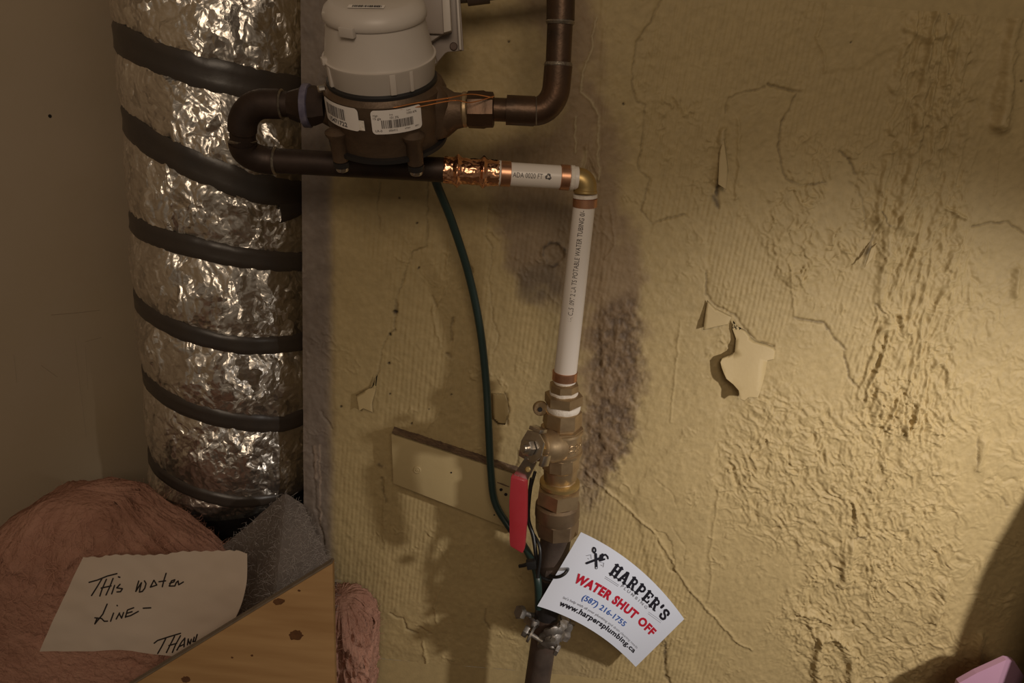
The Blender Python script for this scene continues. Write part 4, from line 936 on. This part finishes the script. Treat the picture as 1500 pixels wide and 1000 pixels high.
for (t, a0, a1, s, h) in [('15 gls', rd(0), rd(7), .0128, .0018), ('High', rd(0), rd(4.5), .0152, .0013), ('Int', rd(15), rd(18), .0156, .0013), ('101.3%', rd(15), rd(23), .0131, .0018), ('Low', rd(31), rd(35), .0172, .0012),
                          ('100.6%', rd(31), rd(41), .0148, .0016), ('LR-0', rd(1), rd(7), .0038, .0016), ('60064312', rd(13), rd(21), .0038, .0016), ('6T064', rd(28), rd(33), .0040, .0012), ('401', rd(38), rd(42), .0042, .0012)]:
    map_mesh('fine_print', fit(text2d(t), a0, a1, s, h), g2, 'ink_print', st2)
mb3 = MB(); g3 = surf(BR + .0005, .0004)
MB().add([g3(rd(-15), .0040), g3(rd(-9), .0040), g3(rd(-9), .0115), g3(rd(-15), .0115)], [(0, 1, 2, 3)]).build('clear_tab', 'white_tape', mt)
# sticker on the lid
lidp = lambda x, y, h=.0814: L3(x, y, h)
ls = mesh_obj('lid_sticker', [lidp(-.013, -.0245), lidp(.0115, -.0245), lidp(.0115, -.0175), lidp(-.013, -.0175)], [(0, 1, 2, 3)], 'sticker', mt)
r = random.Random(9); x = -.010; v = []; f = []
while x < .0095:
    wv = r.choice([.0003, .0006, .0009]); k = len(v); v += [lidp(x, -.0228, .0817), lidp(x + wv, -.0228, .0817), lidp(x + wv, -.0190, .0817), lidp(x, -.0190, .0817)]; f.append((k, k + 1, k + 2, k + 3)); x += wv + r.choice([.0003, .0006])
mesh_obj('barcode', v, f, 'ink_black', ls, smooth=False)
# seal wire looped across the body to the nut
sw = tag(MB().tube(bez([L3(*pol(.0428, 2, .0195)), L3(*pol(.0435, 20, .0205)), L3(*pol(.0445, 40, .021)), P(660, 143, .145), P(690, 138, .134), P(722, 143, .128)], 10), .00045, 6).build('seal_wire', 'orange_wire'),
         'thin orange copper seal wire stretched across the meter body to the nut', 'wire')
MB().tube(bez([L3(*pol(.0430, -6, .0190)), L3(*pol(.0440, 22, .0188)), L3(*pol(.0450, 44, .0178)), P(664, 147, .145), P(690, 150, .135), P(724, 141, .128)], 10), .0004, 6).build('second_strand', 'orange_wire', sw)

# ----- grey mounting plate behind the register
pl = root_at('remote_reader_box', 'grey plastic reader box and mounting plate behind the meter dome', 'box', None)
Yp = 0.060; th = Vector((0, 0.004, 0))
MB().prism([P(x, y, Yp) for x, y in [(600, -70), (672, -70), (674, 0), (679, 74), (656, 76), (652, 78), (640, 92), (632, 100), (610, 60)]], th).build('plate', 'grey_plastic_dark', pl, bevel=.0006)
MB().prism([P(x, y, Yp + .014) for x, y in [(585, -70), (652, -70), (660, 46), (648, 50), (618, 49)]], (0, .016, 0)).build('housing', 'grey_plastic_dark', pl, bevel=.0012)
MB().prism([P(x, y, Yp + .018) for x, y in [(644, -70), (655, -70), (661, 45), (650, 48)]], (0, .008, 0)).build('rib', 'grey_plastic', pl, bevel=.0008)
MB().prism([P(x, y, Yp + .006) for x, y in [(664, -70), (668, -70), (676, 73), (672.5, 73)]], (0, .006, 0)).build('rim', 'grey_plastic', pl, bevel=.0006)
MB().prism([P(x, y, Yp + .010) for x, y in [(618, 49), (648, 50), (630, 62), (640, 92), (632, 100), (600, 70)]], (0, .010, 0)).build('bracket', 'grey_plastic_dark', pl, bevel=.001)
MB().lathe(P(664.5, 68, Yp + .0005), (0, -1, 0), [(0, .0030), (.0004, .0032), (.0010, .0026)], 16).build('screw', 'dark_iron', pl)

# ================================================================== WOODEN CLEAT ON THE WALL
ck = root_at('wooden_cleat', 'yellow painted wooden cleat nailed aslant to the wall left of the valve', 'cleat', None)
Yk = 0.017
cf = [P(573, 636, Yk), P(770, 700, Yk), P(768, 783, Yk), P(576, 708, Yk)]
off = Vector((0, Yk - 0.0005, 0))
MB().prism(cf, off).build('board', 'painted_wood', ck, bevel=.0006)
a, b = cf[0], cf[1]; d = (b - a).normalized(); nrm = d.cross(Vector((0, -1, 0))).normalized()
if nrm.z < 0: nrm = -nrm
# raw, dusty upper edge as its own rough skin
n = 160; U_, W_ = np.meshgrid(np.linspace(0, 1, n), np.linspace(0, 1, 24)); Lk = (b - a).length
ht = 0.0008 + 0.0016 * fbm(U_ * 60, W_ * 8, 4, 2)
pt = np.array(a)[None, None] + U_[..., None] * np.array(b - a) + (W_ * (Yk - .001))[..., None] * np.array((0, 1, 0)) + ht[..., None] * np.array(nrm)
grid_mesh('raw_top_edge', pt[..., 0], pt[..., 1], pt[..., 2], 'raw_wood_edge', ck)
for (x, y, r_) in [(611, 688, .0042)]:
    MB().lathe(P(x, y, Yk), (0, -1, 0), [(-.001, r_), (.0006, r_), (.0012, r_ * .8), (.0008, r_ * .5), (.0013, r_ * .35)], 14).build('nail_head', 'painted_wood', ck)
for (x, y, r_) in [(734, 717, .0017), (741, 724, .0018), (661, 692, .0009), (724, 754, .0009)]:
    MB().lathe(P(x, y, Yk + .0002), (0, -1, 0), [(-.001, r_), (.0002, r_)], 10).build('nail_hole', 'black_rubber', ck)
MB().tube([P(728, 706, Yk), P(736, 709, Yk), P(746, 713, Yk)], [.0005, .0010, .0005], 6).build('split', 'raw_wood_edge', ck)

# ================================================================== TAG
tg = root_at('water_shutoff_tag', 'curved white printed card tag hooked on the supply pipe', 'tag', None)
TA, TB, TC, TD = (851, 779), (1002, 906), (931, 976), (787, 887)
def tpx(u, v):
    x = (1 - u) * (1 - v) * TA[0] + u * (1 - v) * TB[0] + u * v * TC[0] + (1 - u) * v * TD[0]
    y = (1 - u) * (1 - v) * TA[1] + u * (1 - v) * TB[1] + u * v * TC[1] + (1 - u) * v * TD[1]
    b = 4 * u * (1 - u); k = -(14 * (1 - v) + 12 * v)
    return x - 0.62 * k * b * 0.9, y + 0.80 * k * b
def tY(u, v): return 0.083 + 0.016 * u - 0.072 * u * u + 0.010 * v * (1 - u)
def TS(u, v, lift=0.0):
    x, y = tpx(u, v); p = P(x, y, tY(u, v)); return p + (CAM - p).normalized() * lift
def tinv(x, y):
    u = v = 0.5
    for _ in range(30):
        fx, fy = tpx(u, v); e = 1e-3; ux, uy = tpx(u + e, v); vx, vy = tpx(u, v + e)
        a, b, c, d = (ux - fx) / e, (vx - fx) / e, (uy - fy) / e, (vy - fy) / e; det = a * d - b * c
        rx_, ry_ = x - fx, y - fy; u += (d * rx_ - b * ry_) / det; v += (-c * rx_ + a * ry_) / det
    return u, v
U_, V_ = np.meshgrid(np.linspace(0, 1, 50), np.linspace(0, 1, 30))
def sheet(name, fnc, nu, nv, m, parent, thick=.0004):
    v = []; f = []
    for j in range(nv):
        for i in range(nu): v.append(fnc(i / (nu - 1), j / (nv - 1)))
    for j in range(nv - 1):
        for i in range(nu - 1): f.append((j * nu + i, j * nu + i + 1, (j + 1) * nu + i + 1, (j + 1) * nu + i))
    me = bpy.data.meshes.new(name); me.from_pydata([tuple(q) for q in v], [], f); me.update()
    bm = bmesh.new(); bm.from_mesh(me); bmesh.ops.solidify(bm, geom=bm.faces[:], thickness=thick); bm.to_mesh(me); bm.free()
    o = link(name, me, m, parent); me.set_sharp_from_angle(angle=math.radians(40)); return o
sheet('card', lambda u, v: TS(u, v, -.0006), 44, 26, 'card', tg, .0004)
C8 = lambda x, y: (720 + x / 4.347, 770 + y / 4.347)
dv = 1 / 125.0                                      # one pixel across the card
def ttext(vf_raw, p0, p1, hpx, name, m, ref=0.73):
    """baseline from crop point p0 to p1, cap height in pixels"""
    u0, v0 = tinv(*C8(*p0)); u1, v1 = tinv(*C8(*p1)); v, f = vf_raw
    a = min(q[0] for q in v); b = max(q[0] for q in v)
    def fn(x, y):
        s = (x - a) / (b - a); return TS(u0 + (u1 - u0) * s, v0 + (v1 - v0) * s - y / ref * hpx * dv, .0006)
    return map_mesh(name, vf_raw, fn, m, tg)
def slab():
    G = {'H': (.86, [([(.2, 0), (.2, 1)], 1), ([(.66, 0), (.66, 1)], 1), ([(.2, .5), (.66, .5)], .8), ([(.04, .05), (.36, .05)], .55), ([(.5, .05), (.82, .05)], .55), ([(.04, .95), (.36, .95)], .55), ([(.5, .95), (.82, .95)], .55)]),
         'A': (.90, [([(.16, 0), (.40, .95)], .9), ([(.72, 0), (.48, .95)], .95), ([(.26, .32), (.62, .32)], .6), ([(.02, .05), (.30, .05)], .55), ([(.56, .05), (.86, .05)], .55), ([(.32, .95), (.5, .95)], .6)]),
         'R': (.84, [([(.2, 0), (.2, 1)], 1), ([(.2, .93), (.5, .93), (.62, .82), (.62, .62), (.5, .50), (.2, .50)], .7), ([(.46, .5), (.66, .05)], .9), ([(.04, .05), (.38, .05)], .55), ([(.56, .05), (.80, .05)], .55), ([(.04, .95), (.3, .95)], .55)]),
         'P': (.80, [([(.2, 0), (.2, 1)], 1), ([(.2, .93), (.5, .93), (.64, .82), (.64, .58), (.5, .45), (.2, .45)], .75), ([(.04, .05), (.40, .05)], .55), ([(.04, .95), (.3, .95)], .55)]),
         'E': (.78, [([(.2, 0), (.2, 1)], 1), ([(.06, .06), (.68, .06), (.68, .28)], .6), ([(.06, .94), (.66, .94), (.66, .74)], .6), ([(.2, .5), (.5, .5)], .6), ([(.48, .40), (.48, .60)], .5)]),
         "'": (.28, [([(.12, .98), (.10, .72)], .95)]),
         'S': (.76, [([(.60, .70), (.58, .90), (.42, .95), (.22, .92), (.13, .76), (.24, .58), (.52, .46), (.62, .28), (.54, .09), (.36, .04), (.18, .07), (.12, .30)], .85)])}
    X = 0; v = []; f = []
    for ch in "HARPER'S":
        w_, ls_ = G[ch]; vv, ff = strokes2d([([(x + X, y) for x, y in p], k) for p, k in ls_], .25); n = len(v); v += vv; f += [tuple(i + n for i in q) for q in ff]; X += w_ + .09
    return v, f
ttext(slab(), (746, 302), (1096, 608), 18.5, 'title_print', 'ink_black', 1.0)
pt_ = text2d('P L U M B I N G', .01); ttext(pt_, (822, 388), (985, 530), 5.0, 'small_print', 'ink_grey')
ttext(text2d('WATER SHUT OFF', .05), (520, 354), (1018, 704), 14.5, 'heading_print', 'ink_red')
ttext(text2d('(587) 216-1755', .022), (573, 467), (842, 642), 9.2, 'phone_print', 'ink_blue')
ttext(text2d("let's help with all your plumbing and drain cleaning needs"), (455, 462), (925, 782), 4.2, 'fine_print', 'ink_grey')
ttext(text2d('www.harpersplumbing.ca', .03), (428, 504), (904, 810), 9.0, 'address_print', 'ink_black')
for (p0, p1) in [((725, 322), (812, 378)), ((722, 332), (806, 386)), ((1000, 548), (1083, 606)), ((996, 558), (1078, 618))]:
    ttext(strokes2d([[(0, 0), (1, 0)]], .02), p0, p1, 30, 'rule_print', 'ink_grey', 1.0)
# emblem: crossed wrenches, drawn in the crop's own pixels
def tcrop(lines, wd, name, m):
    v, f = strokes2d(lines, wd)
    def fn(x, y): u, vv = tinv(*C8(x, y)); return TS(u, vv, .0006)
    return map_mesh(name, (v, f), fn, m, tg)
tcrop([([(664, 180), (668, 268)], 1.0), ([(606, 238), (690, 206), (706, 198)], .85), ([(655, 172), (645, 160), (646, 146), (652, 138)], .62), ([(655, 172), (664, 160), (663, 148), (658, 140)], .55),
       ([(692, 216), (700, 190)], 1.2), ([(704, 206), (708, 182)], .9), ([(712, 190), (726, 182), (740, 196), (742, 208)], .6), ([(690, 222), (720, 212)], .7)], 17, 'emblem_print', 'ink_black')
tcrop([[(668, 266), (668, 268)]], 8, 'emblem_hole', 'card')
tcrop([[(606, 190), (634, 184), (636, 210)], [(616, 206), (620, 212)], [(692, 232), (716, 236), (712, 262)], [(698, 248), (704, 254)]], 3, 'bracket_print', 'ink_grey')
# punched hole with the hook of the tie through it
hk = tag(MB().tube(bez([P(806, 843, .094), P(812, 845, .098), P(820, 844, .101), P(827, 840, .101), P(831, 835, .098), P(832, 833, .088)], 8), [.0016] * 41, 10).build('wire_hook', 'black_wire'),
         'thick black wire hook passing through the hole of the white tag', 'hook')

# ================================================================== LOWER LEFT: BOARD, NOTE, WOOL, FELT
YB = 0.205
bd = root_at('pine_board', 'knotty pine board with a slanting top edge at the bottom left', 'board', None)
tp0 = P(487, 825, YB); tpl = P(200, 1000, YB); dl = (tpl - tp0); tl2 = tp0 + dl * 1.15
rb = P(491, 1000, YB); dr = rb - tp0; rbot = tp0 + dr * (tp0.z / -dr.z)
bpts = [tp0, tl2, Vector((tl2.x, -YB, 0)), Vector((rbot.x, -YB, 0))]
MB().prism(bpts, (0, .006, 0)).build('plank', 'pine', bd, bevel=.0006)
e0 = tp0 + Vector((0, .0, .0003)); 
dln = dl.normalized(); nb = Vector((-dln.z, 0, dln.x)); nb = nb if nb.z > 0 else -nb
MB().prism([tp0 + nb * .0003, tp0 + nb * .0016, tl2 + nb * .0016, tl2 + nb * .0003], (0, .0058, 0)).build('sawn_edge', 'pine_edge', bd)
for (x, y, rx_, ry_, an) in [(433, 930, .0062, .0048, .5), (408, 881, .0050, .0030, .4), (272, 995, .0040, .0030, .3), (438, 865, .0012, .0009, 0), (369, 960, .0011, .0010, 0), (340, 963, .0010, .0009, 0)]:
    c = P(x, y, YB + .0002); v = []; nn = 22
    for k in range(nn):
        t = 2 * PI * k / nn; q = (1 + .16 * random.uniform(-1, 1)); a_, b_ = rx_ * math.cos(t) * q, ry_ * math.sin(t) * q
        v.append(c + Vector((a_ * math.cos(an) - b_ * math.sin(an), 0, a_ * math.sin(an) + b_ * math.cos(an))))
    MB().prism(v, (0, .001, 0)).build('knot', 'knot', bd)

# pink wool batts: tall soft bodies standing on the floor
def batt(name, label, c, rx_, ry_, ztop, seed, nf, parent=None, power=2.6, drop=0.14, zl=0.45, box=None, droop=None):
    root = root_at(name, label, 'insulation', None)
    nz, na = 230, 300; t = np.linspace(0, 1, nz); A = np.linspace(0, 2 * PI, na)
    T, AA = np.meshgrid(t, A, indexing='ij')
    Zb = ztop * T
    # dome: radius shrinks near the top
    s = np.clip((ztop - Zb) / drop, 0, 1); prof = (1 - (1 - s) ** power) ** (1 / power)
    ca, sa = np.cos(AA), np.sin(AA); sup_ = (np.abs(ca) ** 3 + np.abs(sa) ** 3) ** (-1 / 3)
    lump = 1 + 0.16 * (fbm(ca * 2.2 + seed, Zb * 11 + sa * 2.2, 3, seed) - 0.5) * 2
    fuzz = 0.016 * (fbm(AA * 14, Zb * 90, 4, seed + 1) - 0.5) + 0.012 * (ridged(AA * 7 + 2 * fbm(AA * 5, Zb * 40, 2, 3), Zb * 34, 3, seed + 2) - 0.6)
    rxx = (rx_ * lump) * prof * sup_ + fuzz * prof; ryy = (ry_ * lump) * prof * sup_ + fuzz * prof
    X = c[0] + rxx * ca; Y = c[1] + ryy * sa; Z = Zb + 0.012 * (fbm(X * 30, Y * 30, 3, seed) - 0.5) * (T > .5)
    if droop is not None: Z = Z - T ** 3 * np.interp(X, [q[0] for q in droop], [q[1] for q in droop])
    if box: X = np.clip(X, box[0], box[1]); Y = np.clip(Y, box[2], box[3])
    o = grid_mesh('wool_body', X, Y, Z, 'pink_wool', root, flip=False)
    # loose fibres on the upper, visible part
    rg = np.random.default_rng(seed); v = []; f = []
    k = 0
    while k < nf:
        i = int(rg.integers(int(nz * zl), nz - 4)); j = int(rg.integers(0, na - 1)); p = Vector((X[i, j], Y[i, j], Z[i, j]))
        if p.y > c[1] + 0.02 and i < nz - 40: k += 0.3; continue
        nr = Vector((ca[i, j] * .7, sa[i, j] * .7, 0.5 * (1 - s[i, j]))).normalized()
        d = Vector(rg.normal(size=3)); d = (d - d.dot(nr) * nr * .75).normalized(); Ln = rg.uniform(.004, .016); w_ = .00010
        sd = d.cross(nr).normalized() * w_; bend = Vector(rg.normal(size=3)) * Ln * .25
        q = [p, p + d * Ln * .5 + nr * .002 + bend * .6, p + d * Ln + nr * .0015 + bend * .2]
        n0 = len(v)
        for qq in q: v += [qq - sd, qq + sd]
        f += [(n0, n0 + 1, n0 + 3, n0 + 2), (n0 + 2, n0 + 3, n0 + 5, n0 + 4)]; k += 1
    fo = mesh_obj('loose_fibres', v, f, 'pink_fibre', root, smooth=False); fo['kind'] = 'stuff'
    return root
ztop = P(150, 714, 0.09).z
batt('pink_insulation_batt', 'fluffy pink fibreglass insulation heaped in the corner behind the handwritten note', (P(135, 860, .08).x, -0.088), .165, .068, ztop, 3, 14000, box=(XL + .002, P(338, 850, .1).x, -.153, -.022), droop=[(P(x_, 800, .09).x, d_) for x_, d_ in [(-60, .085), (0, .050), (40, .028), (90, .006), (150, 0), (195, .002), (215, .018), (245, .028), (275, .036), (300, .046), (330, .060)]])
c2 = P(500, 930, .045)
batt('pink_insulation_batt', 'narrow strip of pink fibreglass insulation right of the pine board against the wall', (c2.x, -0.052), P(545, 960, .055).x - c2.x, .043, P(505, 868, .05).z, 5, 2500, drop=.06, box=(-1, P(546, 970, .06).x, -.1, -.004))

# grey felt sheet sloping down in front of the duct foot
fe = root_at('grey_felt_sheet', 'dark grey fibrous felt sheet draped between duct foot and pine board', 'felt', None)
def felt(u, v):
    top = [(288, 812, .060), (330, 798, .050), (372, 765, .040), (418, 726, .030), (442, 742, .028), (462, 786, .040), (486, 832, .060)]
    k = u * (len(top) - 1); i = min(int(k), len(top) - 2); t = k - i
    x = top[i][0] + (top[i + 1][0] - top[i][0]) * t; y = top[i][1] + (top[i + 1][1] - top[i][1]) * t; Y = top[i][2] + (top[i + 1][2] - top[i][2]) * t
    p = P(x, y, Y); xb = P(300, 900, .17).x + u * (P(484, 860, .17).x - P(300, 900, .17).x)
    q = Vector((xb, -.178, min(p.z - .10, P(400, 915, .17).z)))
    w_ = P(400, 915, .17).z
    if v < .6: r = p.lerp(q, v / .6)
    else: r = Vector((q.x, q.y, q.z * (1 - (v - .6) / .4)))
    n_ = 0.004 * (float(fbm(np.array([r.x * 40.]), np.array([r.z * 40.]), 3, 2)[0]) - .5)
    return r + Vector((0, n_, n_))
fs = sheet('felt_sheet', felt, 70, 90, 'felt', fe, .003)
rg = np.random.default_rng(4); v = []; f = []
for k in range(7000):
    u, vv = rg.uniform(0.0, 1), rg.uniform(.0, .62); p = felt(u, vv) + Vector((0, -.0006, .0008)); p = p + (CAM - p).normalized() * rg.uniform(.0002, .0022)
    d = Vector(rg.normal(size=3)); nr = Vector((0, -.7, .7)); d = (d - d.dot(nr) * nr * .95).normalized(); Ln = rg.uniform(.003, .012); sd = d.cross(nr).normalized() * .00009; bend = Vector(rg.normal(size=3)) * Ln * .2
    n0 = len(v)
    for qq in [p, p + d * Ln * .5 + bend, p + d * Ln]: v += [qq - sd, qq + sd]
    f += [(n0, n0 + 1, n0 + 3, n0 + 2), (n0 + 2, n0 + 3, n0 + 5, n0 + 4)]
fo = mesh_obj('felt_fibres', v, f, 'felt_fibre', fe, smooth=False); fo['kind'] = 'stuff'

# handwritten note
nt_ = root_at('handwritten_note', 'torn white paper note with black handwriting resting on pink insulation', 'note', None)
q0, q1, q2 = P(120, 817, .158), P(364, 807, .150), P(52, 959, .178)
pn = (q1 - q0).cross(q2 - q0).normalized(); pn = pn if pn.y < 0 else -pn
def NP(px, py, lift=0.0):
    r = ray(px, py); t = (q0 - CAM).dot(pn) / r.dot(pn); p = CAM + r * t
    s = (px - 210) / 150.0; h = (py - 880) / 75.0
    wv = 0.0035 * (float(fbm(np.array([px * .012]), np.array([py * .016]), 3, 3)[0]) - .5) * 2 + .0022 * math.sin(s * 2.6 + h) + .002 * h * h * s
    return p + pn * (wv + lift)
topl = [(120, 817), (132, 817.5), (148, 818), (153, 815), (180, 814), (205, 813.5), (228, 812), (247, 811), (262, 807), (275, 806.5), (300, 806), (330, 804.5), (345, 804.5), (348, 803), (354, 806), (364, 807.5)]
botl = [(52, 959), (70, 958.5), (90, 958), (120, 955), (150, 952.5), (175, 951), (195, 951.5), (225, 955), (252, 957), (275, 961), (302, 966)]
def note(u, v):
    kx = 120 + u * 244; x0, y0 = kx, float(np.interp(kx, [a for a, _ in topl], [b for _, b in topl])) + .8 * math.sin(u * 90)
    bx = 52 + u * 250; x1, y1 = bx, float(np.interp(bx, [a for a, _ in botl], [b for _, b in botl]))
    x = x0 + (x1 - x0) * v + (20 * math.sin(PI * v) ** 1.0 * u ** 5); y = y0 + (y1 - y0) * v
    return NP(x, y)
sheet('paper', note, 90, 50, 'paper', nt_, .0003)
N7 = lambda pts: [(120 + x / 7.143, 820 + y / 7.143) for x, y in pts]
hw = [N7(p) for p in [
    [(75, 233), (160, 210), (260, 172), (360, 147)], [(205, 200), (160, 280), (102, 370)],                                   # T
    [(252, 205), (215, 300), (192, 372)], [(322, 195), (288, 290), (258, 360)], [(205, 290), (305, 270)],                     # H
    [(342, 265), (315, 350)], [(378, 178), (395, 182)], [(400, 252), (365, 290), (425, 298), (405, 330), (368, 332)],         # is
    [(602, 212), (585, 265), (570, 322), (600, 275), (632, 228), (615, 290), (608, 328), (640, 320), (668, 285), (682, 236), (664, 208)], [(568, 322), (574, 310)],  # w
    [(765, 200), (728, 272), (795, 250), (765, 200)], [(895, 125), (870, 200), (852, 268)], [(818, 215), (888, 205)],          # at
    [(930, 232), (975, 215), (985, 192), (950, 205), (925, 260), (985, 258), (1000, 222), (1020, 205), (1025, 245), (1075, 215)],  # er
    [(270, 455), (225, 560), (135, 668)], [(140, 600), (210, 605), (240, 635), (275, 632)], [(135, 668), (165, 600)],           # L
    [(338, 548), (308, 632)], [(372, 470), (374, 474)], [(402, 545), (368, 608)], [(398, 550), (425, 598), (445, 540)],         # i n
    [(485, 515), (465, 588)], [(490, 512), (550, 490)], [(478, 548), (535, 530)], [(465, 585), (520, 570), (600, 527)], [(650, 495), (730, 490)],  # E -
    [(775, 848), (810, 820), (920, 785), (1045, 750)], [(895, 800), (855, 880), (812, 955)],                                  # T
    [(985, 778), (945, 860), (905, 942)], [(1045, 775), (1000, 860), (968, 940)], [(930, 870), (1010, 848)],                   # H
    [(1015, 915), (1060, 835), (1090, 800), (1085, 885)], [(1040, 880), (1085, 860)],                                         # A
    [(1125, 810), (1118, 868)], [(1125, 825), (1145, 862), (1155, 815)], [(1185, 795), (1172, 840), (1195, 835), (1215, 768)], [(1255, 765), (1235, 815), (1225, 850)], [(55, 390), (60, 388)]]]
for (i0, i1, nm) in [(0, 8, 'word'), (8, 14, 'word'), (14, 24, 'word'), (24, 25, 'dash'), (25, 36, 'word')]:
    map_mesh(nm, strokes2d(hw[i0:i1], 2.0), lambda x, y: NP(x, y, .0007), 'marker', nt_)

# ================================================================== LOWER RIGHT
pp = root_at('pink_foam_sheet', 'folded pale pink sheet poking in at the bottom right corner', 'sheet', None)
Yq = .07
zf = lambda p: Vector((p.x, p.y, 0))
pa, pb, pc_, pd = P(1405, 1000, Yq), P(1430, 986, Yq), P(1474, 966, Yq), P(1486, 968, Yq - .01)
pe = P(1500, 990, Yq - .03)
MB().prism([pb, pc_, zf(pc_), zf(pb)], (0, .006, 0)).build('left_fold', 'pink_paper', pp)
MB().prism([pc_, pd, pe, zf(pe), zf(pc_)], (0, .006, 0)).build('right_fold', 'pink_paper', pp)
MB().prism([pa, pb, zf(pb), zf(pa)], (0.0, .006, 0)).build('lower_flap', 'pink_paper', pp)

# unseen upright body, added right of the frame to throw the dark shadow there
bx = .637
rl = root_at('shadow_caster', 'tall grey unseen body added at the right to cast a shadow on the wall', 'insulation', None)
MB().lathe((bx, -.115, 0), (0, 0, 1), [(0, .075), (.01, .082), (.72, .082), (.80, .078), (.86, .066), (.90, .045), (.92, .015)], 40).build('caster_body', 'felt', rl)

# put every Empty at the base of its thing
for o in [q for q in bpy.data.objects if q.type == 'EMPTY' and q.parent is None]:
    c = []
    for ch in o.children: c += [Vector(b) for b in ch.bound_box]
    lo = Vector([min(v[i] for v in c) for i in range(3)]); hi = Vector([max(v[i] for v in c) for i in range(3)])
    base = Vector(((lo.x + hi.x) / 2, (lo.y + hi.y) / 2, lo.z)); o.location = base
    for ch in o.children: ch.matrix_parent_inverse = Matrix.Translation(-base)
print('tris', sum(len(o.data.polygons) for o in bpy.data.objects if o.type == 'MESH'))
